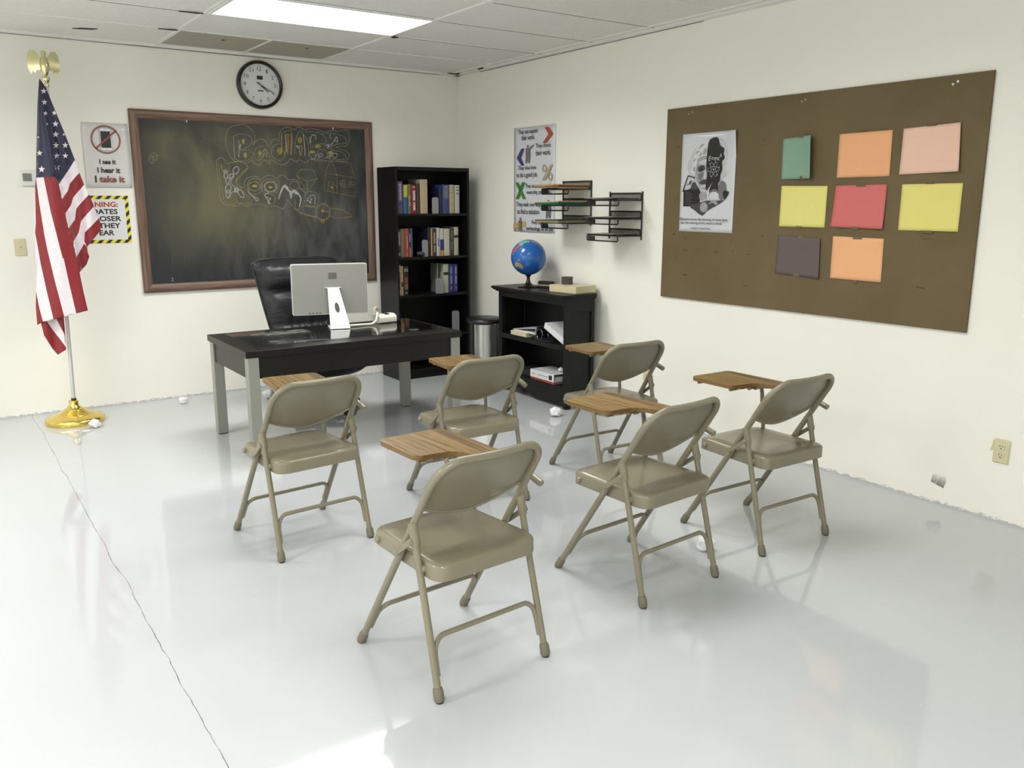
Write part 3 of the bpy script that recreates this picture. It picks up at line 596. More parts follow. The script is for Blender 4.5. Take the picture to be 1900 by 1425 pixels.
paper('green sheet of paper curling off the bulletin board, top left of the coloured sheets', [(1454, 258), (1513, 251), (1512, 331), (1451, 333)], (0.225, 0.36, 0.27), lambda u, v: 0.002 + 0.055 * max(0, u - 0.15) ** 2 + 0.004 * (1 - v), [(0.7, 1.0, 0.05, 0.014), (0.7, 0.03, 0.03, 0.016)])
paper('orange sheet of paper in the top row, between the green and pale pink sheets', [(1559, 249), (1657.5, 241), (1651, 327), (1553, 330)], (0.80, 0.41, 0.215), lambda u, v: 0.004 * math.sin(u * PI) * v + 0.003, [(0.45, 1.03, 0.05, 0.006), (0.43, -0.02, 0.05, 0.01)])
paper('pale pink sheet of paper with a lifted right edge, top right of the coloured sheets', [(1678, 239), (1785, 227), (1782, 318), (1669.5, 324)], (0.80, 0.53, 0.42), lambda u, v: 0.004 + 0.026 * max(0, u - 0.55) * (1 - 0.5 * v) + 0.006 * max(0, 0.3 - v), [(0.5, 1.02, 0.05, 0.014)])
paper('yellow sheet of paper on the left, between the green and purple-grey sheets', [(1451, 345), (1536.6, 345), (1530.6, 422.5), (1446, 420)], (0.75, 0.68, 0.23), lambda u, v: 0.003 + 0.004 * math.sin(u * PI) * (1 - v), [(0.45, 0.0, 0.035, 0.010)])
paper('coral red sheet of paper at the centre of the coloured sheets', [(1552, 344.5), (1647, 342), (1640, 425), (1542, 421)], (0.62, 0.165, 0.16), lambda u, v: 0.003 + 0.02 * max(0, u - 0.6) * (1 - v) + 0.012 * max(0, 0.35 - v), [(0.5, 0.99, 0.055, 0.014), (0.48, -0.01, 0.045, 0.014)])
paper('yellow sheet of paper at the right, below the pale pink sheet', [(1675, 342), (1788, 339.5), (1778, 430), (1667, 427)], (0.76, 0.68, 0.22), lambda u, v: 0.003 + 0.004 * math.sin(u * PI), [(0.48, 1.01, 0.05, 0.008), (0.5, -0.02, 0.06, 0.012)])
paper('purple-grey sheet of paper, lowest at the left of the coloured sheets', [(1444, 436), (1524, 442), (1521, 517), (1439, 507)], (0.135, 0.105, 0.105), lambda u, v: 0.003 + 0.03 * max(0, u - 0.75) + 0.01 * max(0, 0.3 - v), [(0.55, 0.99, 0.035, 0.02), (0.5, 0.02, 0.035, 0.02)])
paper('orange sheet of paper below the coral red sheet, lowest of the middle column', [(1546.5, 438), (1641, 443), (1635, 524), (1540.5, 516)], (0.82, 0.43, 0.225), lambda u, v: 0.003 + 0.003 * math.sin(u * PI), [(0.5, 0.99, 0.055, 0.016), (0.5, -0.03, 0.035, 0.014)])
# portrait poster: layout traced on its own sheet, u across 0..1, v down 0..1
P4 = [at(x, y, 0, -0.014) for x, y in ((1267, 251), (1368, 240), (1361, 430), (1260, 431))]; ctr = sum(P4, Vector()) / 4
t = thing('portrait_poster', 'glossy black and white portrait poster at the left end of the bulletin board', 'poster', (-0.0125, ctr.y, ctr.z), RW)
PW, PH = 0.447, 0.607
def pc(x, y):                            # layout of the sheet, measured 105..800 across and 150..1350 down
    return (-PW / 2 + PW * (x - 95) / 690, PH / 2 - PH * (y - 110) / 1245)
M_GLOSS = mat('glossy_poster_sheet', (0.60, 0.615, 0.655), 0.09, var=0.02)
def pcurl(u, v): return 0.003 + 0.02 * max(0, u - 0.82) * max(0, v - 0.75) * 18 + 0.002 * math.sin(u * 7) * (v > 0.85)
MB().grid(lambda u, v: (-PW / 2 + PW * u, -0.0012 - pcurl(u, v), -PH / 2 + PH * v), 24, 24).build('sheet', M_GLOSS, t, solid=0.0008)
GC = (0.014, 0.055, 0.15, 0.32, 0.50, 0.60); MG = [mat('grey_print_%s' % n_, (g_, g_, g_ * 1.03), 0.2, var=0.25, scale=60) for n_, g_ in zip(('black', 'charcoal', 'mid', 'light', 'pale', 'white'), GC)]
b = MB(); yy = [-0.0052]
def pp(pts, m, sm=3):
    Q = [Vector(pc(*p)) for p in pts]
    if sm: Q = smooth_path(Q, sm, True)
    yy[0] -= 0.00012; b.flat([(q.x, q.y) for q in Q], yy[0], m)
pp([(215, 640), (180, 500), (230, 380), (300, 250), (420, 190), (540, 180), (640, 250), (690, 400), (660, 560), (690, 640), (600, 700), (300, 700)], 4)
pp([(290, 640), (225, 590), (245, 500), (230, 440), (265, 400), (260, 340), (310, 300), (330, 240), (420, 200), (445, 260), (440, 430), (330, 420), (300, 540)], 5)
for p_ in ([(245, 470), (262, 430), (290, 420), (275, 450)], [(270, 370), (300, 330), (330, 335), (300, 360)], [(320, 300), (350, 250), (390, 250), (350, 290)], [(250, 560), (270, 520), (285, 560), (270, 590)], [(370, 370), (400, 300), (425, 330), (400, 380)], [(320, 400), (350, 350), (365, 380)]): pp(p_, 3)
pp([(300, 500), (320, 420), (440, 410), (450, 620), (440, 810), (390, 810), (340, 760), (300, 680), (285, 600)], 3)
pp([(330, 470), (400, 440), (430, 450), (430, 500), (340, 500)], 4); pp([(320, 530), (390, 512), (410, 560), (370, 590), (325, 590)], 1); pp([(345, 555), (372, 545), (380, 570), (355, 580)], 0)
pp([(325, 630), (400, 600), (370, 690), (340, 690)], 2); pp([(410, 580), (430, 600), (430, 680), (395, 680)], 4); pp([(345, 720), (400, 690), (440, 700), (440, 745), (360, 750)], 1); pp([(365, 770), (420, 760), (435, 785), (390, 795)], 4)
pp([(440, 240), (500, 180), (560, 190), (590, 280), (640, 320), (635, 380), (650, 440), (620, 480), (630, 560), (610, 640), (600, 720), (520, 760), (470, 830), (430, 800), (440, 640), (425, 500)], 0)
pp([(275, 700), (300, 700), (390, 830), (450, 830), (520, 720), (530, 730), (480, 860), (300, 820)], 4, 0)
pp([(190, 740), (290, 720), (360, 820), (180, 830)], 1, 0); pp([(520, 720), (600, 700), (640, 760), (620, 850), (480, 860)], 0)
pp([(140, 820), (350, 815), (370, 850), (360, 1030), (145, 1030)], 0, 0); pp([(240, 1030), (360, 980), (470, 950), (700, 840), (715, 890), (640, 980), (470, 1080), (400, 1145), (300, 1080)], 1)
for cx, cy, r in ((400, 900, 48), (545, 900, 70), (420, 1040, 50)): pp([(cx + r * math.cos(i * PI / 6), cy + r * 1.25 * math.sin(i * PI / 6)) for i in range(12)], 3 if r < 60 else 2)
pp([(490, 870), (550, 845), (600, 875), (605, 935), (490, 935)], 5); pp([(440, 940), (640, 930), (660, 950), (450, 955)], 4); pp([(480, 1005), (535, 945), (600, 1000), (560, 1005), (530, 980)], 3)
pp([(590, 770), (625, 715), (675, 740), (690, 820), (660, 950), (610, 930), (600, 850)], 2); pp([(650, 860), (690, 830), (715, 880), (680, 940)], 0)
pp([(190, 630), (290, 660), (285, 675), (195, 645)], 0, 0); pp([(188, 640), (200, 640), (140, 840), (125, 840)], 0, 0); pp([(205, 655), (285, 680), (250, 740), (230, 800), (160, 815), (220, 730)], 4); pp([(215, 715), (255, 700), (225, 760)], 1)
L_ = lambda pts, w_, m: (yy.__setitem__(0, yy[0] - 0.0001), b.ribbon([pc(*p) for p in pts], w_, yy[0], m))
L_([(590, 760), (640, 660), (695, 570)], 0.003, 5)
for i in range(9): L_([(165 + (i % 2) * 12, 850 + i * 19), (230 + (i * 37) % 60, 852 + i * 19)], 0.002, 2)
yy[0] -= 0.0002; c = pc(525, 570)
for k in range(3):
    a = k * PI / 3; L = []
    for i in range(33):
        x, z = 0.047 * math.cos(i * PI / 16), 0.016 * math.sin(i * PI / 16); L.append((c[0] + x * math.cos(a) - z * math.sin(a), c[1] + x * math.sin(a) + z * math.cos(a)))
    b.ribbon(L, 0.0016, yy[0], 4)
b.ring(c, 0, 0.0055, yy[0], 5, 16)
for i in range(6): b.ring((c[0] + 0.046 * math.cos(i * PI / 3 + 0.25), c[1] + 0.046 * math.sin(i * PI / 3 + 0.25)), 0, 0.0032, yy[0], 5, 10)
b.build('portrait_print', MG, t, 0)
b = MB(); yt = yy[0] - 0.0003
def ptx(s_, x0, x1, y0, y1, m=0, bold=0.0, sl=0.0): p = pc(x0, y1); q = pc(x1, y0); b.text(s_, p[0], q[0], p[1], q[1], yt, m, bold, None, sl)
ptx('E=mc', 456, 594, 405, 462, 1, 0.0, 0.12); ptx('2', 596, 618, 385, 418, 1, 0.01)
ptx('"Education is not the learning of many facts,', 96, 735, 1175, 1220, 0, 0.006); ptx('but the training of the mind to think."', 128, 680, 1222, 1265, 0, 0.006); ptx('ALBERT EINSTEIN', 258, 516, 1298, 1320, 0, 0.0)
b.build('lettering', [MG[0], MG[5]], t, 0)
# ------------------------------------------------------------------ flag and its pole
M_BRASS = NT('polished_brass'); _v = M_BRASS.mapped(); M_BRASS = M_BRASS.set(Base_Color=(0.80, 0.60, 0.16), Metallic=1.0, Roughness=0.16)
M_GILT = mat('pale_gilt', (0.72, 0.66, 0.40), 0.22, 1.0, var=0.03); M_ALU = mat('brushed_aluminium', (0.60, 0.61, 0.61), 0.42, 0.6, var=0.04)
t = thing('flagpole', 'silver flagpole on a round brass base with a golden eagle on top', 'flagpole', (-3.36, -0.37, 0))
MB().lathe([(0.0, 0.0), (0.182, 0.0), (0.187, 0.012), (0.187, 0.030), (0.180, 0.040), (0.150, 0.048), (0.120, 0.056), (0.112, 0.060), (0.112, 0.063), (0.098, 0.066), (0.098, 0.069), (0.085, 0.072), (0.085, 0.076), (0.073, 0.079), (0.073, 0.084), (0.061, 0.088), (0.061, 0.094), (0.050, 0.099), (0.044, 0.106), (0.036, 0.116), (0.031, 0.122), (0.031, 0.150), (0.025, 0.154), (0.014, 0.154)], n=64).build('base', M_BRASS, t, 50)
ax = Vector((0.045, 0.0, 2.26)); pz = lambda z: (ax.x * z / 2.26, 0, z)
MB().cyl(pz(0.15), pz(0.168), 0.0165, 20).build('collar', M_DARK, t); MB().cyl(pz(0.165), pz(2.24), 0.0125, 20).build('pole', M_ALU, t)
e = MB().lathe([(0.0, 0.0), (0.013, 0.0), (0.018, 0.012), (0.013, 0.026), (0.020, 0.036), (0.026, 0.050), (0.020, 0.064), (0.0, 0.068)], (ax.x, 0, 2.215), 20).build('finial_socket', M_GILT, t, 50)
b = MB().lathe([(0.0, 0.0), (0.014, 0.012), (0.026, 0.05), (0.028, 0.085), (0.020, 0.115), (0.012, 0.13), (0.015, 0.145), (0.012, 0.158), (0.0, 0.163)], (ax.x, 0, 2.275), 18)
b.lathe([(0.006, 0.0), (0.004, 0.012), (0.0, 0.02)], (ax.x + 0.012, -0.014, 2.41), 8)
b.v = [tuple(v) for v in b.v]
def wing(sx):
    pts = [(0.010, 0.06), (0.020, 0.115), (0.045, 0.150), (0.070, 0.155), (0.085, 0.135), (0.094, 0.09), (0.092, 0.045), (0.078, 0.0), (0.066, 0.03), (0.055, 0.012), (0.045, 0.035), (0.03, 0.03)]
    P = [(sx * x, z) for x, z in pts]; k = MB().prism(P, 1, -0.006, 0.006)
    k.v = [(ax.x + x, y + 0.9 * abs(x) - 4.0 * x * x - 0.01, 2.285 + z) for x, y, z in k.v]; return k
b.build('eagle_body', M_GILT, t, 60); wing(1).build('eagle_wing', M_GILT, t, 20); wing(-1).build('eagle_wing', M_GILT, t, 20)
# cloth: seams traced once, hung as a folded sheet in front of the pole
F1 = lambda x, y: (x / 3.393, 60 + y / 3.393); F2 = lambda x, y: (x / 3.393, 420 + y / 3.393)
OUT = [F1(247, 288), F1(290, 350), F1(330, 450), F1(400, 620), F1(470, 800), F1(500, 885), F1(530, 960), F1(560, 1020), F1(590, 1095), F1(622, 1170), F1(636, 1215), F1(632, 1245), F1(590, 1300), F1(548, 1350), F2(552, 165), F2(562, 190), F2(545, 240), F2(500, 290), F2(525, 410), F2(553, 530), F2(480, 548), F2(405, 570), F2(338, 586), F2(272, 600), F2(235, 620), F2(226, 500), F2(228, 400), F2(232, 250), F2(222, 150), F2(218, 0), F1(216, 1180), F1(218, 1050), F1(222, 960), F1(228, 900), F1(230, 750), F1(233, 600), F1(236, 470)]
CANT = [F1(200, 250), F1(300, 250), F1(400, 500), F1(520, 800), F1(470, 805), F1(415, 890), F1(370, 956), F1(345, 908), F1(275, 912), F1(200, 918)]
Lb = [F1(275, 912), F1(320, 1130), F1(395, 1425), F2(400, 200), F2(440, 380), F2(480, 548), F2(480, 600)]; La = [F1(228, 915), F1(250, 1090), F1(285, 1300), F2(270, 0), F2(300, 150), F2(350, 360), F2(405, 570), F2(405, 620)]
Lc = [F1(345, 908), F1(368, 955), F1(390, 1050), F1(410, 1140), F1(430, 1235), F1(460, 1320), F2(480, 190), F2(500, 290), F2(560, 540)]
Ld = [F1(222, 960), F1(226, 1200), F2(222, 40), F2(258, 240), F2(300, 430), F2(338, 586), F2(338, 620)]; Le = [F2(205, 300), F2(232, 430), F2(250, 520), F2(272, 600), F2(272, 640)]
WA = [F1(470, 805), F1(520, 880), F1(500, 885), F1(440, 950), F1(425, 1000), F1(390, 1050), F1(368, 955), F1(415, 890)]
WB = [F1(530, 960), F1(575, 1018), F1(560, 1020), F1(480, 1110), F1(470, 1180), F1(430, 1235), F1(410, 1140), F1(445, 1090), F1(460, 1040)]
WC = [F1(590, 1095), F1(640, 1165), F1(622, 1170), F1(535, 1260), F1(530, 1330), F1(480, 1415), F1(460, 1320), F1(495, 1260), F1(510, 1190)]
WD = [F1(530, 1330), F1(548, 1350), F2(530, 90), F2(510, 140), F2(480, 188), F1(468, 1360)]
WHITES = [WA, WB, WC, Lb + La[::-1], Ld + Le[::-1] + [F2(205, 200)]]
def inside(p, poly):
    r = False; j = len(poly) - 1
    for i in range(len(poly)):
        (x1, y1), (x2, y2) = poly[i], poly[j]
        if (y1 > p[1]) != (y2 > p[1]) and p[0] < (x2 - x1) * (p[1] - y1) / (y2 - y1) + x1: r = not r
        j = i
    return r
def xat(line, y):
    for (x1, y1), (x2, y2) in zip(line, line[1:]):
        if y1 <= y <= y2: return x1 + (x2 - x1) * (y - y1) / max(y2 - y1, 1e-6)
    return line[-1][0] if y > line[-1][1] else line[0][0]
LEFT = sorted([p for p in OUT if p[0] < 73], key=lambda p: p[1]); RIGHT = sorted([p for p in OUT if p[0] > 84], key=lambda p: p[1])
def relief(x, y):
    lx = xat(LEFT, y); f = xat(Lc, y) if y > 327 else lx + (105 - 67) * max(0.02, (y - 140) / 187)
    k = min(1.0, (y - 140) / 150)
    if x <= f:
        u = (x - lx) / max(f - lx, 1); return -0.075 * k * math.sin(min(max(u, 0), 1) * PI * 0.72) - 0.006 * k * math.sin(u * 9 + y * 0.02)
    d = x - f; s_ = min(1, d / 6.0)
    return -0.075 * k * math.sin(PI * 0.72) * (1 - s_) + k * s_ * (0.012 - 0.022 * math.sin(d * 0.16 + y * 0.018)) 
def seg_pts(L, step=4.0, closed=False):
    out = []
    for i in range(len(L) if closed else len(L) - 1):
        a, c = L[i], L[(i + 1) % len(L)]; n = max(1, int(math.hypot(c[0] - a[0], c[1] - a[1]) / step))
        out += [(a[0] + (c[0] - a[0]) * j / n, a[1] + (c[1] - a[1]) * j / n) for j in range(n)]
    return out + ([] if closed else [L[-1]])
def cloth(outline, seams, classify, name, mats, parent, dep, org):
    V = []; E = []
    o = seg_pts(outline, 4.0, True); V += [Vector(p) for p in o]; n0 = len(o); E += [(i, (i + 1) % n0) for i in range(n0)]
    for L in seams:
        b0 = len(V); s_ = seg_pts(L, 4.0); V += [Vector(p) for p in s_]; E += [(b0 + i, b0 + i + 1) for i in range(len(s_) - 1)]
    xs = [p[0] for p in outline]; ys = [p[1] for p in outline]
    y = min(ys)
    while y < max(ys):
        x = min(xs)
        while x < max(xs):
            p = (x + random.uniform(-.5, .5), y + random.uniform(-.5, .5))
            if inside(p, outline): V.append(Vector(p))
            x += 4.5
        y += 4.5
    rv, re, rf, *_ = delaunay_2d_cdt(V, E, [], 0, 1e-4)
    b = MB(); b.v = []
    for p in rv:
        q = at(p.x, p.y, 1, -0.405 + dep(p.x, p.y)); b.v.append(tuple(q - org))
    for f in rf:
        c = sum((rv[i] for i in f), Vector((0, 0))) / len(f)
        if inside((c.x, c.y), outline): b.f.append(tuple(f)); b.m.append(classify((c.x, c.y)))
    return b.build(name, mats, parent, 180, solid=0.003)
def cloth_mat(name, c):
    q = NT(name); v = q.mapped(); f = q.noise(v, 45, 3); g = q.noise(v, 14, 3); q.bump(g, 0.35, 0.012)
    return q.set(Base_Color=q.mix(f, tuple(k * 0.9 for k in c), tuple(min(1, k * 1.08) for k in c)), Roughness=0.5, Sheen_Weight=0.15)
M_FR = cloth_mat('red_cloth', (0.235, 0.011, 0.017)); M_FW = cloth_mat('white_cloth', (0.76, 0.70, 0.74)); M_FB = cloth_mat('navy_cloth', (0.0105, 0.0105, 0.045))
org = Vector((-3.36, -0.405, 1.4))
t = thing('flag', 'red and white striped flag with white stars on navy, hanging from the pole', 'flag', org)
def cls(p):
    if p[1] < 345 and inside(p, CANT): return 2
    if any(inside(p, k) for k in WHITES): return 1
    if inside(p, WD): return 1
    return 0
cloth(OUT, [CANT + [CANT[0]], La, Lb, Lc, Ld, Le] + [k + [k[0]] for k in (WA, WB, WC, WD)], cls, 'cloth', [M_FR, M_FW, M_FB], t, relief, org)
TAIL = [F2(255, 585), F2(300, 570), F2(400, 560), F2(408, 640), F2(415, 765), F2(415, 776), F2(365, 808), F2(330, 770), F2(280, 690), F2(262, 625)]
TW = [F2(290, 590), F2(352, 575), F2(385, 640), F2(405, 680), F2(414, 760), F2(375, 705), F2(330, 650)]
cloth(TAIL, [TW + [TW[0]]], lambda p: 1 if inside(p, TW) else 0, 'cloth_tail', [M_FR, M_FW], t, lambda x, y: 0.0 + 0.01 * math.sin(x * 0.2), org)
b = MB()
for x, y, r in ((275, 370, 21), (280, 440, 21), (287, 510, 17), (342, 507, 18), (349, 577, 22), (350, 643, 22), (352, 712, 22), (411, 711, 21), (357, 777, 22), (412, 777, 20), (360, 847, 23), (262, 862, 24), (249, 760, 20), (297, 577, 9), (402, 643, 10), (240, 660, 9)):
    c = F1(x, y); R_ = r / 3.393; pts = []
    for i in range(10):
        a = -PI / 2 + i * PI / 5; q = R_ if i % 2 == 0 else R_ * 0.40; pts.append((c[0] + q * math.cos(a), c[1] + q * math.sin(a)))
    pts = [(max(p[0], xat(LEFT, p[1]) + 0.4), p[1]) for p in pts]
    W = [tuple(at(px, py, 1, -0.4095 + relief(px, py)) - org) for px, py in pts + [c]]
    b.add(W, [(i, (i + 1) % 10, 10) for i in range(10)])
b.build('stars', M_FW, t, 0)
# ------------------------------------------------------------------ bookcase and books
M_BLK = NT('black_brown_veneer'); _f = M_BLK.noise(M_BLK.mapped(scale=(40, 40, 3)), 1.0, 4, 0.6)
M_BLK = M_BLK.set(Base_Color=M_BLK.mix(_f, (0.0035, 0.0033, 0.0034), (0.006, 0.0056, 0.0055)), Roughness=0.40, Specular_IOR_Level=0.28)
BX0, BX1, BYF, BYB, BH = -0.864, -0.162, -0.42, -0.082, 1.776
bcx, bcy = (BX0 + BX1) / 2, (BYF + BYB) / 2
t = thing('bookcase', 'tall black bookcase in the corner with rows of books', 'bookcase', (bcx, bcy, 0))
hw, hd = (BX1 - BX0) / 2, (BYB - BYF) / 2
MB().box(-hw, -hw + 0.015, -hd, hd, 0, BH).build('side_panel', M_BLK, t, bevel=0.001); MB().box(hw - 0.02, hw, -hd, hd, 0, BH).build('side_panel', M_BLK, t, bevel=0.001)
MB().box(-hw + 0.02, hw - 0.02, -hd, hd, BH - 0.03, BH).build('top_panel', M_BLK, t, bevel=0.001); MB().box(-hw + 0.02, hw - 0.02, hd - 0.008, hd, 0.0, BH - 0.03).build('back_panel', M_BLK, t, 0)
SHZ = (1.398, 1.041, 0.722, 0.368, 0.085)
for z in SHZ: MB().box(-hw + 0.02, hw - 0.02, -hd + 0.004, hd - 0.008, z - 0.02, z).build('shelf', M_BLK, t, bevel=0.001)
MB().box(-hw + 0.02, hw - 0.02, -hd + 0.02, -hd + 0.035, 0, 0.065).build('kick_board', M_BLK, t, 0)
M_PAGES = mat('book_pages', (0.60, 0.55, 0.43), 0.8, var=0.06, scale=80)
_BM = {}
def bmat(c, rough=0.45):
    k = (c, rough)
    if k not in _BM: _BM[k] = mat('book_cover_%d' % (len(_BM) + 1), tuple(0.78 * q for q in c), rough, var=0.06, scale=30)
    return _BM[k]
def bk(x, y): return (700 + x / 5.7, 310 + y / 5.7)
def book(label, xa, xb, ytop, z, c, bands=(), depth=0.21, group=None, yf=-0.370, crm=True, lean=0.0):
    ytop += 0.0; p0 = at(*bk(xa, ytop), 1, yf); p1 = at(*bk(xb, ytop), 1, yf); h = p0.z - z; wd = (p1.x - p0.x) * 0.97
    t = thing('book', label, 'book', ((p0.x + p1.x) / 2, yf, z), 0, group)
    k = min(0.004, wd * 0.12); b = MB()
    cr = smooth_path([Vector((-wd / 2, 0.004)), Vector((-wd * 0.3, 0.0005)), Vector((wd * 0.3, 0.0005)), Vector((wd / 2, 0.004))], 4)
    pts = [(q.x, q.y) for q in cr] + [(wd / 2, depth), (wd / 2 - k, depth), (wd / 2 - k, 0.007), (-wd / 2 + k, 0.007), (-wd / 2 + k, depth), (-wd / 2, depth)]
    b.prism(pts, 2, 0.0005, h); b.build('cover', bmat(c), t, 40)
    MB().box(-wd / 2 + k, wd / 2 - k, 0.007, depth - 0.004, 0.004, h - 0.004).build('pages', M_PAGES, t, 0)
    if bands:
        s = MB(); ms = []
        for (a, e, cc, fr) in bands:
            ms.append(bmat(cc)); s.box(-wd / 2 * fr, wd / 2 * fr, -0.0008, 0.003, h * a, h * e, len(ms) - 1)
        s.build('spine_print', ms, t, 0)
    return t
def lines_(c, spans, fr=0.35): return tuple((a, e, c, fr) for a, e in spans)
G1, G2, G3 = 'books on the top shelf', 'books on the second shelf', 'books on the third shelf'
WHT = (0.62, 0.61, 0.57)
book('thin rust-red book, leftmost on the top shelf', 199, 210, 132, SHZ[0], (0.16, 0.045, 0.035), group=G1)
book('purple-grey book with pale lettering beside the rust-red book on the top shelf', 212, 268, 150, SHZ[0], (0.10, 0.085, 0.145), lines_((0.36, 0.33, 0.50), ((0.42, 0.47), (0.485, 0.56), (0.575, 0.65), (0.665, 0.74), (0.755, 0.83), (0.85, 0.93)), 0.45) + ((0.26, 0.36, (0.06, 0.02, 0.16), 0.6),), group=G1)
book('yellow and blue book on the top shelf', 275, 316, 189, SHZ[0], (0.02, 0.12, 0.28), ((0.575, 0.998, (0.55, 0.48, 0.05), 0.98),), group=G1)
book('worn brown book between the yellow and red books', 322, 357, 180, SHZ[0], (0.17, 0.13, 0.085), lines_((0.40, 0.36, 0.28), ((0.25, 0.40), (0.5, 0.62))), group=G1)
book('red book with white lettering on the top shelf', 362, 411, 188, SHZ[0], (0.27, 0.02, 0.022), lines_(WHT, ((0.12, 0.32), (0.34, 0.39), (0.46, 0.80), (0.9, 0.94)), 0.42), group=G1)
book('black-brown book between the red and the thick beige books', 416, 448, 172, SHZ[0], (0.045, 0.042, 0.034), group=G1)
book('thick beige book, tallest on the top shelf', 452, 531, 130, SHZ[0], (0.52, 0.42, 0.26), ((0.30, 0.305, (0.30, 0.23, 0.14), 0.8), (0.86, 0.865, (0.30, 0.23, 0.14), 0.8)), group=G1)
book('dark navy book beside the grey bookend on the top shelf', 655, 690, 222, SHZ[0], (0.018, 0.018, 0.06), group=G1)
book('blue book with faded jacket on the top shelf', 692, 758, 186, SHZ[0], (0.05, 0.075, 0.22), ((0.52, 0.90, (0.16, 0.18, 0.28), 0.8), (0.92, 0.96, (0.36, 0.37, 0.42), 0.5)), group=G1)
book('cream book right of the blue book on the top shelf', 764, 816, 187, SHZ[0], (0.50, 0.42, 0.26), lines_((0.34, 0.27, 0.15), ((0.3, 0.34), (0.7, 0.74))), group=G1)
book('white book, rightmost on the top shelf', 822, 871, 191, SHZ[0], (0.58, 0.58, 0.55), lines_((0.12, 0.12, 0.15), ((0.68, 0.72), (0.80, 0.84), (0.90, 0.93)), 0.6), group=G1)
book('dark brown book with a pale label, leftmost on the second shelf', 214, 244, 660, SHZ[1], (0.075, 0.045, 0.035), ((0.42, 0.90, (0.42, 0.38, 0.32), 0.7), (0.06, 0.16, (0.42, 0.36, 0.28), 0.6)), group=G2)
book('plain tan book on the left of the second shelf', 247, 290, 656, SHZ[1], (0.20, 0.145, 0.085), group=G2)
book('red book on the left of the second shelf', 293, 333, 652, SHZ[1], (0.40, 0.05, 0.045), lines_((0.55, 0.30, 0.28), ((0.05, 0.12), (0.3, 0.75)), 0.2), group=G2)
book('thin black and orange book beside the red book on the second shelf', 335, 352, 660, SHZ[1], (0.03, 0.03, 0.035), ((0.0, 0.35, (0.42, 0.20, 0.05), 0.9), (0.55, 0.85, (0.2, 0.3, 0.36), 0.7)), group=G2)
book('thin blue book at the end of the left row on the second shelf', 354, 374, 650, SHZ[1], (0.05, 0.08, 0.16), group=G2)
book('black book beside the dark bookend on the second shelf', 536, 566, 640, SHZ[1], (0.014, 0.013, 0.03), group=G2)
book('thin yellow book on the second shelf', 568, 582, 648, SHZ[1], (0.50, 0.36, 0.07), group=G2)
book('purple book with orange lettering on the second shelf', 584, 624, 652, SHZ[1], (0.055, 0.02, 0.06), lines_((0.45, 0.30, 0.16), ((0.14, 0.38), (0.46, 0.86)), 0.4), group=G2)
book('white book with blue lettering on the second shelf', 628, 662, 643, SHZ[1], (0.60, 0.58, 0.54), lines_((0.14, 0.16, 0.40), ((0.33, 0.63),), 0.4), group=G2)
book('white book with blue and orange base on the second shelf', 666, 703, 650, SHZ[1], (0.58, 0.58, 0.57), ((0.20, 0.60, (0.03, 0.03, 0.20), 0.98), (0.02, 0.20, (0.55, 0.30, 0.04), 0.98)), group=G2)
book('thick cream book in the middle of the right row, second shelf', 706, 766, 652, SHZ[1], (0.58, 0.55, 0.44), group=G2)
book('dark olive book on the second shelf', 769, 808, 640, SHZ[1], (0.055, 0.05, 0.03), lines_((0.22, 0.20, 0.13), ((0.2, 0.5), (0.6, 0.9)), 0.3), group=G2)
book('cream book with a dark band, rightmost on the second shelf', 813, 860, 635, SHZ[1], (0.50, 0.48, 0.38), ((0.62, 0.72, (0.02, 0.022, 0.03), 0.99),), group=G2)
book('thin white book with red lettering, leftmost on the third shelf', 222, 246, 1035, SHZ[2], (0.60, 0.59, 0.58), lines_((0.42, 0.05, 0.04), ((0.18, 0.30), (0.34, 0.62), (0.66, 0.76)), 0.4), group=G3)
book('yellow book on the left of the third shelf', 247, 274, 1048, SHZ[2], (0.48, 0.33, 0.12), ((0.30, 0.46, (0.05, 0.04, 0.03), 0.7),), group=G3)
book('black book with red emblem and gold lines on the third shelf', 278, 328, 1052, SHZ[2], (0.02, 0.016, 0.016), ((0.40, 0.62, (0.22, 0.05, 0.05), 0.75), (0.82, 0.92, (0.20, 0.20, 0.20), 0.85), (0.22, 0.25, (0.34, 0.26, 0.12), 0.7), (0.28, 0.31, (0.34, 0.26, 0.12), 0.7), (0.34, 0.37, (0.34, 0.26, 0.12), 0.7), (0.06, 0.10, (0.5, 0.5, 0.5), 0.3)), group=G3)
book('cream book with a dark band on the third shelf', 700, 754, 1028, SHZ[2], (0.50, 0.48, 0.36), ((0.62, 0.72, (0.02, 0.022, 0.03), 0.99),), group=G3)
book('navy book beside the cream book on the third shelf, left of the matching pair', 759, 803, 1028, SHZ[2], (0.03, 0.03, 0.17), lines_((0.26, 0.27, 0.46), ((0.10, 0.13), (0.16, 0.20), (0.30, 0.60), (0.66, 0.90)), 0.35), group=G3)
book('navy book at the right end of the third shelf, right of the matching pair', 807, 852, 1028, SHZ[2], (0.03, 0.03, 0.17), lines_((0.26, 0.27, 0.46), ((0.10, 0.13), (0.16, 0.20), (0.30, 0.60), (0.66, 0.90)), 0.35), group=G3)
M_BEND = mat('grey_metal_bookend', (0.17, 0.17, 0.175), 0.4, 0.3)
def bookend(label, x0, y0, z, h, wd=0.10, face=1, turn=0.0):
    t = thing('bookend', label, 'bookend', (x0, y0, z), turn, 'metal bookends')
    o = [(p.x, p.y) for p in round_corners([Vector((0, 0)), Vector((wd, 0)), Vector((wd, h)), Vector((0, h))], [0.001, 0.001, 0.018, 0.018])]
    MB().prism(o, 0, -0.001, 0.001).build('upright_plate', M_BEND, t, 30); MB().box(0, 0.02 * face, 0, wd, 0.0002, 0.0016).build('foot_plate', M_BEND, t, 0)
def fx(px, y): return at(px, 400, 1, y).x
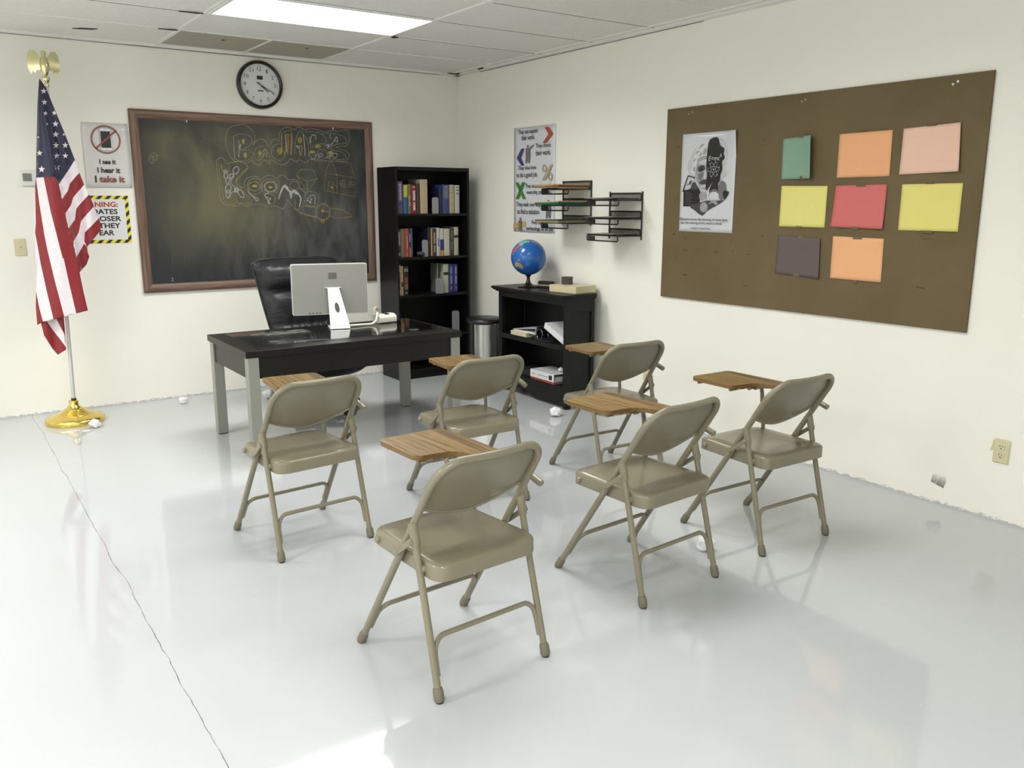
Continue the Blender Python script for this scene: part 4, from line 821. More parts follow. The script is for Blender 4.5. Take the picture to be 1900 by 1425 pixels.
bookend('grey metal bookend on the top shelf beside the dark navy book', fx(814, -0.385), -0.385, SHZ[0], 0.135, 0.055, -1, 1.07)
bookend('dark metal bookend on the second shelf beside the black book', fx(793, -0.385), -0.385, SHZ[1], 0.140, 0.05, -1, 1.07)
bookend('grey metal bookend on the third shelf in front of a tilted pale book', fx(821, -0.408), -0.408, SHZ[2], 0.130, 0.068, -1, 1.07)
bookend('grey metal bookend standing alone on the lowest shelf', fx(850, -0.36), -0.36, SHZ[3], 0.185, 0.065, -1, 1.07)
p = at(*bk(612, 1022), 1, -0.36); pr = at(*bk(696, 1022), 1, -0.36)
t = thing('book', 'grey-white hardback showing its cover beside the cream book on the third shelf', 'book', (pr.x - 0.040, -0.345, SHZ[2]), -0.14, G3)
MB().box(-0.012, 0.0, 0, 0.16, 0.0005, p.z - SHZ[2]).build('cover', bmat((0.20, 0.20, 0.19)), t, bevel=0.001); MB().box(-0.010, -0.002, 0.002, 0.162, 0.003, p.z - SHZ[2] - 0.003).build('pages', M_PAGES, t, 0)
def rock(n, r, amp, seed, sc=(1, 1, 1)):
    rd = random.Random(seed); bm = bmesh.new(); bmesh.ops.create_icosphere(bm, subdivisions=n, radius=r)
    dirs = [Vector((rd.gauss(0, 1), rd.gauss(0, 1), rd.gauss(0, 1))).normalized() for _ in range(26)]; offs = [rd.uniform(0.72, 1.0) for _ in dirs]
    for v in bm.verts:
        d = v.co.normalized(); k = min([o / max(d.dot(q), 0.05) for q, o in zip(dirs, offs)] + [1.12]); k = max(0.7, k) * (1 + rd.uniform(-amp, amp))
        v.co = Vector((d.x * sc[0], d.y * sc[1], d.z * sc[2])) * r * k
    zmin = min(v.co.z for v in bm.verts)
    b = MB(); b.v = [(v.co.x, v.co.y, v.co.z - zmin) for v in bm.verts]; b.f = [tuple(v.index for v in f.verts) for f in bm.faces]; b.m = [0] * len(b.f); bm.free(); return b
M_LUMP = mat('dull_grey_rag', (0.055, 0.055, 0.06), 0.8)
o = rock(3, 0.030, 0.04, 3, (1.35, 1, 0.75)).build('cloth_wad', M_LUMP, None, 0); o.location = (fx(780, -0.37), -0.365, SHZ[1] + 0.001); tag(o, 'small dark grey crumpled wad lying on the second bookcase shelf', 'wad')
# ------------------------------------------------------------------ low cabinet
KX0, KX1, KY0, KY1 = -0.34, -0.085, -2.03, -1.14
t = thing('low_bookcase', 'low black open cabinet against the right wall carrying a globe', 'cabinet', (-0.2125, -1.585, 0))
ox, oy = -0.2125, -1.585
def kb(x0, x1, y0, y1, z0, z1): return MB().box(x0 - ox, x1 - ox, y0 - oy, y1 - oy, z0, z1)
ct = MB()
for (e, z0, z1) in ((0.060, 0.826, 0.845), (0.045, 0.815, 0.826), (0.025, 0.803, 0.815)):
    ct.box(KX0 - e - ox, KX1 + 0.005 - ox, KY0 - e / 3 - oy, KY1 + e / 3 - oy, z0, z1)
ct.build('top', M_BLK, t, bevel=0.003)
for x0, x1 in ((KX0, KX0 + 0.042), (KX1 - 0.03, KX1)):
    for y0, y1 in ((KY0, KY0 + 0.045), (KY1 - 0.045, KY1)): kb(x0, x1, y0, y1, 0, 0.803).build('post', M_BLK, t, bevel=0.002)
for y0 in (KY0 + 0.010, KY1 - 0.022): kb(KX0 + 0.042, KX1 - 0.03, y0, y0 + 0.012, 0.12, 0.803).build('side_panel', M_BLK, t, 0)
for y0 in (KY0 + 0.002, KY1 - 0.024): kb(KX0 + 0.042, KX1 - 0.03, y0, y0 + 0.022, 0.715, 0.803).build('side_rail', M_BLK, t, bevel=0.001); kb(KX0 + 0.042, KX1 - 0.03, y0, y0 + 0.022, 0.085, 0.125).build('side_rail', M_BLK, t, bevel=0.001)
kb(KX1 - 0.012, KX1 - 0.004, KY0 + 0.045, KY1 - 0.045, 0.08, 0.803).build('back_panel', M_BLK, t, 0)
kb(KX0 + 0.003, KX0 + 0.022, KY0 + 0.045, KY1 - 0.045, 0.762, 0.803).build('front_rail', M_BLK, t, bevel=0.001)
kb(KX0 + 0.002, KX1 - 0.012, KY0 + 0.022, KY1 - 0.022, 0.432, 0.470).build('shelf', M_BLK, t, bevel=0.002)
kb(KX0 + 0.002, KX1 - 0.012, KY0 + 0.022, KY1 - 0.022, 0.120, 0.157).build('shelf', M_BLK, t, bevel=0.002)
ap = MB(); ap.prism([(KY0 + 0.045 - oy, 0.030), (KY0 + 0.045 - oy, 0.12), (KY1 - 0.045 - oy, 0.12), (KY1 - 0.045 - oy, 0.030), (KY1 - 0.09 - oy, 0.030), (KY1 - 0.12 - oy, 0.055), (KY0 + 0.45 - oy, 0.055), (KY0 + 0.42 - oy, 0.030)], 0, KX0 + 0.006 - ox, KX0 + 0.022 - ox); ap.build('apron', M_BLK, t, 0)
# on the cabinet
def globe():
    GX, GY, R_ = -0.235, -1.402, 0.1365; gz = at(980.5, 477.5, 0, GX).z; C = Vector((GX, at(980.5, 477.5, 0, GX).y, gz))
    t = thing('globe', 'blue desk globe on a black stand on the low cabinet', 'globe', (C.x, C.y, 0.845))
    M_SEA = NT('globe_sea'); f = M_SEA.noise(M_SEA.mapped(), 14, 4); M_SEA = M_SEA.set(Base_Color=M_SEA.mix(f, (0.011, 0.088, 0.34), (0.024, 0.14, 0.45)), Roughness=0.16)
    z0 = gz - 0.845; b = MB(); n = 48; prof = [(R_ * math.sin(PI * i / 32), -R_ * math.cos(PI * i / 32)) for i in range(33)]; b.lathe(prof, (0, 0, z0), n).build('sphere', M_SEA, t, 180)
    S_ = lambda x, y: (930 + x / 11.88, 430 + y / 11.88)
    def hit(px, py, r):
        d = ray(px, py).normalized(); oc = CAM - C; bb = oc.dot(d); cc = oc.dot(oc) - r * r; disc = bb * bb - cc
        if disc < 0: return None
        return CAM + d * (-bb - math.sqrt(disc)) - Vector((C.x, C.y, 0.845))
    lands = [((0.42, 0.26, 0.10), [(290, 720), (320, 680), (350, 665), (375, 690), (400, 680), (435, 720), (475, 765), (480, 790), (450, 815), (410, 785), (375, 765), (330, 785), (305, 760)]),
             ((0.36, 0.11, 0.12), [(262, 420), (285, 380), (320, 330), (360, 295), (420, 290), (440, 320), (390, 350), (350, 375), (345, 420), (300, 450), (270, 460), (245, 470)]),
             ((0.16, 0.42, 0.33), [(365, 285), (420, 240), (480, 205), (560, 190), (630, 200), (625, 230), (560, 245), (495, 260), (470, 300), (440, 315), (425, 288)]),
             ((0.40, 0.27, 0.12), [(668, 200), (720, 205), (780, 230), (830, 265), (880, 310), (905, 345), (870, 320), (800, 262), (740, 240), (690, 235)]),
             ((0.42, 0.30, 0.10), [(365, 615), (395, 610), (420, 638), (395, 642), (372, 630)]), ((0.42, 0.30, 0.10), [(395, 385), (440, 350), (465, 335), (450, 365), (400, 395)]), ((0.40, 0.3, 0.12), [(255, 470), (275, 480), (265, 510), (250, 500)]), ((0.4, 0.3, 0.12), [(270, 580), (295, 575), (285, 595)])]
    b = MB(); ms = []
    for i, (c, L) in enumerate(lands):
        ms.append(mat('globe_land_%d' % i, c, 0.2)); V = [Vector(p) for p in seg_pts(L, 14, True)]; n0 = len(V); E = [(k, (k + 1) % n0) for k in range(n0)]
        for x in range(230, 1000, 14):
            for y in range(180, 830, 14):
                if inside((x, y), L): V.append(Vector((x, y)))
        rv, _, rf, *_r = delaunay_2d_cdt(V, E, [], 0, 1e-4)
        H = [hit(*S_(p.x, p.y), R_ * 1.004) for p in rv]
        fs = []
        for f_ in rf:
            c_ = sum((rv[k] for k in f_), Vector((0, 0))) / len(f_)
            if inside((c_.x, c_.y), L) and all(H[k] is not None for k in f_): fs.append(tuple(f_))
        b.add([h if h is not None else Vector((0, 0, z0)) for h in H], fs, i)
    b.build('land_print', ms, t, 180)
    MB().lathe([(0.0, 0.0), (0.082, 0.0), (0.084, 0.006), (0.078, 0.011), (0.05, 0.018), (0.026, 0.028), (0.016, 0.045), (0.0125, 0.065), (0.0125, z0 - R_ - 0.012), (0.022, z0 - R_ - 0.004), (0.028, z0 - R_ + 0.004), (0.0, z0 - R_ + 0.002)], n=40).build('stand', mat('black_globe_stand', (0.012, 0.011, 0.010), 0.3), t, 50)
globe()
M_FELT = mat('black_felt', (0.018, 0.017, 0.015), 0.9, bump=0.3, scale=90); M_BUFF = mat('buff_board', (0.42, 0.36, 0.24), 0.7)
t = thing('chalk_eraser', 'black felt chalkboard eraser with a buff layer, beside the globe', 'eraser', (-0.140, -1.505, 0.8455), math.radians(-62))
MB().box(-0.062, 0.062, -0.026, 0.026, 0, 0.016).build('felt_pad', M_FELT, t, bevel=0.003); MB().box(-0.06, 0.06, -0.024, 0.024, 0.016, 0.024).build('backing_board', M_BUFF, t, bevel=0.001); MB().box(-0.060, 0.060, -0.024, 0.024, 0.024, 0.050).build('felt_top', M_FELT, t, bevel=0.005)
M_CREAM = mat('cream_book_cover', (0.62, 0.55, 0.36), 0.5, var=0.03)
def lying_book(label, loc, rz, L, W, H, cm, ct_, cat='book', grp=None, pm=None):
    t = thing('book', label, cat, loc, rz, grp); k = 0.003
    MB().box(-L / 2, L / 2, -W / 2, W / 2, 0, k).box(-L / 2, L / 2, -W / 2, W / 2, H - k, H).box(-L / 2, -L / 2 + k, -W / 2, W / 2, k, H - k).build('cover', ct_, t, bevel=0.0008)
    MB().box(-L / 2 + k, L / 2 - 0.004, -W / 2 + 0.003, W / 2 - 0.003, k, H - k).build('pages', pm or cm, t, 0); return t
lying_book('cream hardback book lying on the low cabinet under the small mesh cup', (-0.155, -1.855, 0.8455), math.radians(8), 0.22, 0.27, 0.050, M_CREAM, M_CREAM)
t = thing('mesh_cup', 'small dark mesh clip cup with copper bits, on the cream book', 'cup', (-0.160, -1.795, 0.8962))
M_MESH = mat('dark_smoked_cup', (0.075, 0.07, 0.062), 0.3); M_COP = mat('copper_clips', (0.30, 0.15, 0.06), 0.4, 0.5)
MB().lathe([(0.0, 0.0), (0.040, 0.0), (0.042, 0.004), (0.042, 0.046), (0.045, 0.050), (0.045, 0.054), (0.041, 0.054), (0.039, 0.048), (0.038, 0.006), (0.0, 0.006)], n=32).build('cup_wall', M_MESH, t, 40)
b = MB(); rd = random.Random(5)
for i in range(26):
    a, z = rd.uniform(0, 2 * PI), rd.uniform(0.010, 0.032); r = 0.0424; p = Vector((r * math.cos(a), r * math.sin(a), z)); b.cyl(p, p + Vector((-math.sin(a), math.cos(a), rd.uniform(-1, 1))) * 0.012, 0.0012, 5)
b.build('copper_bits', M_COP, t)
# in the cabinet
M_VINYL = mat('white_vinyl', (0.70, 0.70, 0.71), 0.3, var=0.02); M_BVINYL = mat('black_vinyl', (0.012, 0.012, 0.016), 0.35); M_CHROME = mat('chrome', (0.7, 0.7, 0.72), 0.15, 1.0)
def binder(name, label, loc, rot, L, W, H0, H1, cm, pm, spine=None, rings=True):
    # lies flat: spine along +y side at x=-W/2 .. ; L along y, W along x, H0 spine height, H1 fore-edge height
    t = thing(name, label, 'binder', loc); t.rotation_euler = rot; k = 0.003
    MB().add([(-W / 2, -L / 2, 0), (W / 2, -L / 2, 0), (W / 2, L / 2, 0), (-W / 2, L / 2, 0), (-W / 2, -L / 2, k), (W / 2, -L / 2, k), (W / 2, L / 2, k), (-W / 2, L / 2, k)], [(3, 2, 1, 0), (4, 5, 6, 7), (0, 1, 5, 4), (1, 2, 6, 5), (2, 3, 7, 6), (3, 0, 4, 7)]).build('lower_cover', cm, t, 0)
    MB().add([(-W / 2, -L / 2, H0 - k), (W / 2, -L / 2, H1 - k), (W / 2, L / 2, H1 - k), (-W / 2, L / 2, H0 - k), (-W / 2, -L / 2, H0), (W / 2, -L / 2, H1), (W / 2, L / 2, H1), (-W / 2, L / 2, H0)], [(3, 2, 1, 0), (4, 5, 6, 7), (0, 1, 5, 4), (1, 2, 6, 5), (2, 3, 7, 6), (3, 0, 4, 7)]).build('upper_cover', cm, t, 0)
    MB().box(-W / 2 - k, -W / 2, -L / 2, L / 2, 0, H0).build('spine', cm, t, bevel=0.001)
    hp = min(H0, H1) * 0.55
    if pm: MB().box(-W / 2 + 0.03, W / 2 - 0.006, -L / 2 + 0.006, L / 2 - 0.006, k, k + hp).build('pages', pm, t, 0)
    return t
M_SHEETS = mat('white_pages', (0.66, 0.66, 0.65), 0.8, var=0.04, scale=60)
CXI = -0.222
lying_book('cream book lying at the left of the middle cabinet shelf, under a white binder', (-0.228, -1.40, 0.4705), 0, 0.20, 0.21, 0.032, M_PAGES, M_CREAM, pm=M_CREAM)
b1 = binder('ring_binder', 'white binder with a dark cover lying on the cream book in the cabinet', (CXI + 0.005, -1.455, 0.503), (0, 0, PI / 2), 0.19, 0.30, 0.050, 0.012, M_VINYL, M_SHEETS)
t = thing('ring_binder', 'black open ring binder standing between the two white binders in the cabinet', 'binder', (CXI, -1.71, 0.4705))
MB().prism([(-0.10, 0.0), (0.10, 0.0), (0.10, 0.006), (-0.075, 0.012), (-0.06, 0.095), (-0.068, 0.098), (-0.09, 0.012), (-0.10, 0.006)], 0, -0.105, 0.105).build('cover', M_BVINYL, t, 0)
t.children[0].data.transform(Matrix.Scale(-1, 4, (0, 1, 0)))
for x in (-0.102, 0.0, 0.09):
    MB().tube([(x, 0.035 + 0.036 * math.cos(a), 0.048 + 0.040 * math.sin(a)) for a in [i * 2 * PI / 20 for i in range(20)]], 0.0018, 6, closed=True).build('ring', M_CHROME, t)
b3 = binder('ring_binder', 'white binder leaning open at the right of the middle cabinet shelf', (CXI + 0.01, -1.835, 0.522), (math.radians(22), 0, 0), 0.26, 0.20, 0.045, 0.040, M_VINYL, M_SHEETS)
lying_book('red-brown book lying under the white binder on the lowest cabinet shelf', (CXI, -1.712, 0.1575), 0, 0.205, 0.30, 0.018, M_PAGES, mat('red_brown_cover', (0.30, 0.05, 0.04), 0.4), pm=mat('brown_pages', (0.34, 0.20, 0.13), 0.8))
b4 = binder('ring_binder', 'white binder with a black spine label lying on the lowest cabinet shelf', (CXI, -1.712, 0.176), (0, 0, 0), 0.30, 0.205, 0.058, 0.058, M_VINYL, M_SHEETS)
MB().box(-0.1062, -0.1056, -0.128, -0.088, 0.012, 0.046).build('spine_label', M_BLACK, b4, 0)
s = MB()
for y0, y1 in ((-0.075, -0.055), (-0.050, -0.030), (-0.026, 0.0), (0.004, 0.02), (0.026, 0.05), (0.09, 0.125)): s.box(-0.1062, -0.1056, y0, y1, 0.027, 0.031)
s.build('spine_print', M_INK, b4, 0)
lying_book('dark hardback lying at the left of the lowest cabinet shelf', (CXI + 0.02, -1.43, 0.1575), 0.06, 0.17, 0.22, 0.045, M_PAGES, mat('dark_grey_cover', (0.02, 0.021, 0.022), 0.5), pm=mat('grey_pages', (0.25, 0.24, 0.2), 0.8))
# ------------------------------------------------------------------ pedal bin
t = thing('waste_bin', 'round steel waste bin with black lid between the bookcase and the cabinet', 'waste bin', (-0.345, -0.935, 0))
M_STEEL = NT('brushed_steel'); _f = M_STEEL.noise(M_STEEL.mapped(scale=(30, 30, 0.4)), 2.0, 3); M_STEEL = M_STEEL.set(Base_Color=M_STEEL.mix(_f, (0.45, 0.45, 0.44), (0.60, 0.60, 0.585)), Metallic=1.0, Roughness=0.24)
M_BPL = mat('black_bin_plastic', (0.010, 0.010, 0.011), 0.35)
MB().lathe([(0.0, 0.0), (0.140, 0.0), (0.140, 0.03), (0.136, 0.032), (0.136, 0.0)][0:3] + [(0.134, 0.034), (0.0, 0.034)], n=48).build('base_ring', M_BPL, t, 40)
MB().lathe([(0.134, 0.03), (0.134, 0.525), (0.128, 0.530), (0.128, 0.525), (0.128, 0.04)], n=64).build('body', M_STEEL, t, 40)
MB().lathe([(0.0, 0.520), (0.137, 0.520), (0.150, 0.527), (0.152, 0.540), (0.148, 0.556), (0.130, 0.566), (0.07, 0.571), (0.0, 0.572)], n=64).build('lid', M_BPL, t, 60)
b = MB(); b.box(0.06, 0.142, -0.10, -0.02, 0.05, 0.53); b.v = [(x * math.cos(-0.9) - y * math.sin(-0.9), x * math.sin(-0.9) + y * math.cos(-0.9), z) for x, y, z in b.v]; b.build('hinge_cover', M_BPL, t, bevel=0.006)
b = MB(); b.box(-0.148, -0.130, -0.014, 0.014, 0.05, 0.53); b.v = [(x * math.cos(0.2) - y * math.sin(0.2), x * math.sin(0.2) + y * math.cos(0.2), z) for x, y, z in b.v]; b.build('handle', M_BPL, t, bevel=0.004)
# ------------------------------------------------------------------ wall file racks
M_WIRE = mat('black_wire', (0.010, 0.010, 0.010), 0.4)
def mesh_mat(k_):
    q = NT('black_wire_mesh'); sep = q.n('ShaderNodeSeparateXYZ'); q.lk(q.tc.outputs['Object'], sep.inputs[0])
    a = q.math('GREATER_THAN', q.math('FRACT', q.math('MULTIPLY', sep.outputs[0], 170.0)), k_); e = q.math('GREATER_THAN', q.math('FRACT', q.math('MULTIPLY', q.math('ADD', sep.outputs[1], sep.outputs[2]), 170.0)), k_)
    k = q.math('SUBTRACT', 1.0, q.math('MULTIPLY', a, e)); tr = q.n('ShaderNodeBsdfTransparent'); mx = q.n('ShaderNodeMixShader'); q.lk(k, mx.inputs[0]); q.lk(tr.outputs[0], mx.inputs[1]); q.lk(q.b.outputs[0], mx.inputs[2]); q.lk(mx.outputs[0], q.out.inputs[0])
    return q.set(Base_Color=(0.012, 0.012, 0.012), Roughness=0.5)
M_NET = mesh_mat(0.30); M_NETF = mesh_mat(0.14)
RD = 0.215
def rack(label, yc, wd, zs, ztop, zbot):
    t = thing('wall_file_rack', label, 'file rack', (0, yc, zbot), RW, 'black wire file racks on the right wall'); h = wd / 2
    for s in (-1, 1): MB().tube([(s * h, -0.006, 0), (s * h, -0.006, ztop - zbot)], 0.0055, 10).build('upright', M_WIRE, t)
    for zf, zt in zs:
        zt -= zbot; zf -= zbot; r = 0.0048
        rr_ = lambda y, z0, z1: [(p.x, y, p.y) for p in round_corners([Vector((-h + 0.006, z0)), Vector((h - 0.006, z0)), Vector((h - 0.006, z1)), Vector((-h + 0.006, z1))], 0.012, 4)]
        tr = MB().tube(rr_(-RD, zf - 0.037, zf + 0.001), r, 8, closed=True).tube(rr_(-0.010, zf - 0.002, zt), r, 8, closed=True)
        for s in (-1, 1): tr.tube([(s * (h - 0.006), -0.010, zf - 0.002), (s * (h - 0.006), -RD, zf - 0.002)], r * 0.9, 8)
        tr = tr.build('tray', M_WIRE, t)
        MB().add([(-h + 0.008, -RD, zf - 0.036), (h - 0.008, -RD, zf - 0.036), (h - 0.008, -RD, zf), (-h + 0.008, -RD, zf)], [(0, 1, 2, 3)]).build('front_mesh', M_NETF, tr, 0)
        MB().add([(-h + 0.006, -0.010, zf - 0.001), (h - 0.006, -0.010, zf - 0.001), (h - 0.006, -RD, zf - 0.001), (-h + 0.006, -RD, zf - 0.001)], [(0, 1, 2, 3)]).add([(-h + 0.008, -0.010, zf), (h - 0.008, -0.010, zf), (h - 0.008, -0.010, zt), (-h + 0.008, -0.010, zt)], [(3, 2, 1, 0)]).build('wire_mesh', M_NET, tr, 0)
        MB().box(-h + 0.022, -h + 0.088, -RD - 0.005, -RD + 0.004, zf - 0.032, zf - 0.006).build('label_holder', M_DARK, tr, bevel=0.001)
    return t
ZL = ((1.590, 1.646), (1.471, 1.519), (1.343, 1.394)); ZR = ((1.510, 1.556), (1.384, 1.432), (1.270, 1.310))
rack('black wire file rack with three trays, left one, overlapping the maths poster', -1.700, 0.335, ZL, 1.652, 1.325)
rack('black wire file rack with three trays, right one, nearer the bulletin board', -2.245, 0.335, ZR, 1.568, 1.240)
def sheets(label, yc, zf, wd, dep, c, th, dz=0.0, x0=-0.02, droop=0.0, name='file_folder', cat='folder', grp='papers in the file racks', m2=None, rough=0.6):
    t = thing(name, label, cat, (0, yc, 0), RW, grp); z_at = lambda y: zf + 0.003
    cols = c if isinstance(c[0], tuple) else (c,); n = len(cols)
    for i, cc in enumerate(cols):
        h0, h1 = th * i / n, th * (i + 1) / n - 0.0006
        def top(u, v, hh): y = x0 - dep * v; return (-wd / 2 + wd * u, y, z_at(y) + dz + hh - droop * max(0, u - 0.75) ** 2 * (i == n - 1) + 0.004 * (u - 0.5) * i)
        b = MB(); nu, nv = 6, 8
        b.grid(lambda u, v: top(u, v, h1), nu, nv); k = len(b.v); b.grid(lambda u, v: top(u, v, h0), nu, nv); b.f = [f if max(f) < k else tuple(reversed(f)) for f in b.f]
        per = [i_ for i_ in range(nu + 1)] + [(j + 1) * (nu + 1) + nu for j in range(nv)] + [nv * (nu + 1) + i_ for i_ in range(nu - 1, -1, -1)] + [j * (nu + 1) for j in range(nv - 1, 0, -1)]
        for a_, e_ in zip(per, per[1:] + per[:1]): b.f.append((a_, a_ + k, e_ + k, e_)); b.m.append(0)
        b.build('sheet_stack', bmat(cc, rough), t, 30)
    return t
sheets('thick orange manila envelope stack sticking out of the top tray, left file rack', -1.700, 1.590, 0.30, 0.275, ((0.33, 0.25, 0.13), (0.12, 0.08, 0.05), (0.58, 0.33, 0.11), (0.58, 0.33, 0.11)), 0.026, 0.004, droop=0.5, name='envelope_stack', cat='envelope')
sheets('green folder with peach paper on it, middle tray of the left file rack', -1.690, 1.471, 0.29, 0.265, ((0.01, 0.13, 0.06), (0.01, 0.13, 0.06), (0.66, 0.47, 0.26)), 0.024, 0.003)
sheets('yellowed folders in the bottom tray of the left file rack', -1.690, 1.343, 0.29, 0.260, ((0.44, 0.37, 0.16), (0.22, 0.20, 0.09), (0.05, 0.05, 0.05)), 0.022, 0.003)
sheets('thin grey folder in the top tray of the right file rack', -2.245, 1.510, 0.29, 0.24, ((0.06, 0.06, 0.058), (0.40, 0.38, 0.32)), 0.010, 0.004)
sheets('thin tan folder in the middle tray of the right file rack', -2.245, 1.384, 0.29, 0.24, ((0.07, 0.066, 0.06), (0.40, 0.33, 0.22)), 0.008, 0.004)
sheets('thin tan paper in the bottom tray of the right file rack', -2.245, 1.270, 0.29, 0.22, ((0.06, 0.058, 0.052), (0.42, 0.35, 0.22)), 0.007, 0.004)
# ------------------------------------------------------------------ desk
M_ESP = NT('espresso_veneer'); _f = M_ESP.noise(M_ESP.mapped(scale=(3, 45, 45)), 1.0, 4, 0.6)
M_ESP = M_ESP.set(Base_Color=M_ESP.mix(_f, (0.0058, 0.0047, 0.0043), (0.0105, 0.0085, 0.0078)), Roughness=0.36, Specular_IOR_Level=0.35)
M_SILV = mat('silver_grey_leg', (0.30, 0.31, 0.275), 0.42, 0.25, var=0.05)
DX, DY = -1.926, -1.600
t = thing('desk', 'dark brown desk with grey square legs and a glass top sheet', 'desk', (DX, DY, 0))
tx0, tx1, ty0, ty1, DZ = -2.648 - DX, -1.204 - DX, -1.995 - DY, -1.205 - DY, 0.656
MB().box(tx0, tx1, ty0, ty1, DZ - 0.040, DZ).build('desktop', M_ESP, t, bevel=0.002)
for sx in (0, 1):
    for sy in (0, 1):
        x0 = tx0 + 0.012 if sx == 0 else tx1 - 0.012 - 0.064; y0 = ty0 + 0.006 if sy == 0 else ty1 - 0.006 - 0.064
        lg = MB().box(x0, x0 + 0.064, y0, y0 + 0.064, 0.006, DZ - 0.040).build('leg', M_SILV, t, bevel=0.002); MB().box(x0 + 0.004, x0 + 0.060, y0 + 0.004, y0 + 0.060, 0, 0.006).build('foot_pad', M_DARK, lg, 0)
MB().box(tx0 + 0.076, tx1 - 0.076, ty0 + 0.022, ty0 + 0.040, 0.487, DZ - 0.040).build('front_panel', M_ESP, t, 0)
for x0 in (tx0 + 0.022, tx1 - 0.040): MB().box(x0, x0 + 0.018, ty0 + 0.070, ty1 - 0.070, 0.487, DZ - 0.040).build('side_panel', M_ESP, t, 0)
_g = NT('desk_glass'); _t = _g.n('ShaderNodeBsdfTransparent'); _t.inputs[0].default_value = (0.93, 0.95, 0.945, 1); _s = _g.n('ShaderNodeBsdfGlossy'); _s.inputs['Roughness'].default_value = 0.015; _lw = _g.n('ShaderNodeLayerWeight'); _lw.inputs[0].default_value = 0.5; _f5 = _g.math('ADD', _g.math('MULTIPLY', _g.math('POWER', _lw.outputs['Facing'], 5.0), 0.94), 0.04)
_m = _g.n('ShaderNodeMixShader'); _g.lk(_f5, _m.inputs[0]); _g.lk(_t.outputs[0], _m.inputs[1]); _g.lk(_s.outputs[0], _m.inputs[2]); _g.lk(_m.outputs[0], _g.out.inputs[0]); M_GLASS = _g.mat
gx0, gx1, gy0, gy1 = -2.553 - DX, -1.252 - DX, -1.865 - DY, -1.285 - DY
MB().box(gx0, gx1, gy0, gy1, DZ + 0.002, DZ + 0.008).build('glass_sheet', M_GLASS, t, bevel=0.001)
M_DISC = mat('clear_rubber_disc', (0.42, 0.43, 0.43), 0.2)
for x, y in ((-2.385 - DX, -1.725 - DY), (-1.440 - DX, -1.765 - DY), (-2.39 - DX, -1.40 - DY), (-1.42 - DX, -1.40 - DY)): MB().lathe([(0.0, 0.0), (0.034, 0.0), (0.034, 0.0018), (0.0, 0.0018)], (x, y, DZ), 32).build('glass_pad', M_DISC, t, 40)
def worn_mat():
    q = NT('worn_pale_patch'); f = q.noise(q.mapped(scale=(1, 2.2, 1)), 16, 5, 0.65, 0.8); a = q.ramp(f, [(0.43, 0.0), (0.50, 0.85)]); tr = q.n('ShaderNodeBsdfTransparent'); mx = q.n('ShaderNodeMixShader')
    sep = q.n('ShaderNodeSeparateXYZ'); q.lk(q.tc.outputs['Generated'], sep.inputs[0]); dx = q.math('ABSOLUTE', q.math('SUBTRACT', sep.outputs[0], 0.5)); dy = q.math('ABSOLUTE', q.math('SUBTRACT', sep.outputs[1], 0.5))
    ed = q.math('MULTIPLY', q.math('SUBTRACT', 0.5, q.math('MAXIMUM', dx, dy)), 8.0, True); a = q.math('MULTIPLY', a, ed)
    q.lk(a, mx.inputs[0]); q.lk(tr.outputs[0], mx.inputs[1]); q.lk(q.b.outputs[0], mx.inputs[2]); q.lk(mx.outputs[0], q.out.inputs[0])
    return q.set(Base_Color=q.mix(q.noise(q.mapped(), 40, 3), (0.62, 0.58, 0.40), (0.80, 0.80, 0.74)), Roughness=0.7)
b = MB(); b.grid(lambda u, v: (-2.37 - DX + 0.34 * u, -1.475 - DY + 0.16 * v, DZ + 0.0004), 1, 1); b.build('worn_patch', worn_mat(), t, 0)
s = MB()
for (x, y, L, a) in ((-2.17, -1.955, 0.14, -0.08), (-2.05, -1.975, 0.06, 0.3), (-1.62, -1.93, 0.02, 0.2)): s.box(-L / 2, L / 2, -0.0012, 0.0012, DZ, DZ + 0.0006, 0, Matrix.Translation((x - DX, y - DY, 0)) @ Matrix.Rotation(a, 4, 'Z'))
s.build('scratches', mat('pale_scratch', (0.25, 0.24, 0.22), 0.5), t, 0)
# ------------------------------------------------------------------ all-in-one screen seen from behind
TOPZ = DZ + 0.0082
M_ALB = mat('satin_aluminium_back', (0.30, 0.303, 0.282), 0.38, 0.15, var=0.02); M_WEDGE = mat('bright_aluminium_edge', (0.70, 0.70, 0.68), 0.3, 0.2, var=0.02); M_STAND = mat('white_aluminium_stand', (0.76, 0.765, 0.75), 0.32, 0.1, var=0.02)
ma = math.radians(-16)
t = thing('computer_monitor', 'silver computer monitor seen from behind, on a slanted white foot on the desk', 'monitor', (-1.8617 + 0.06 * 0.2756, -1.5228 + 0.06 * 0.9613, TOPZ), ma)
# local: +y towards the sitter, -y towards the camera
SW, SH0, SH1, ST = 0.2525, 0.084, 0.426, 0.026
def slab(x0, x1, z0, z1, y0, y1, r): return MB().prism([(p.x, p.y) for p in round_corners([Vector((x0, z0)), Vector((x1, z0)), Vector((x1, z1)), Vector((x0, z1))], r)], 1, y0, y1)
YS0 = 0.085; SO = -0.042
slab(SO - SW, SO + SW, SH0, SH1, YS0, YS0 + ST, 0.012).build('edge_band', M_WEDGE, t, 30, bevel=0.002); slab(SO - SW + 0.005, SO + SW - 0.003, SH0 + 0.004, SH1 - 0.006, YS0 - 0.0015, YS0 + 0.001, 0.010).build('back_panel', M_ALB, t, 30)
slab(SO - SW + 0.012, SO + SW - 0.012, SH0 + 0.02, SH1 - 0.012, YS0 + ST - 0.0005, YS0 + ST + 0.001, 0.004).build('screen', M_DARK, t, 0)
MB().box(-0.050, 0.006, YS0 - 0.0025, YS0 - 0.001, 0.324, 0.366).build('back_patch', mat('grey_patch', (0.12, 0.12, 0.115), 0.4), t, 0)
b = MB()
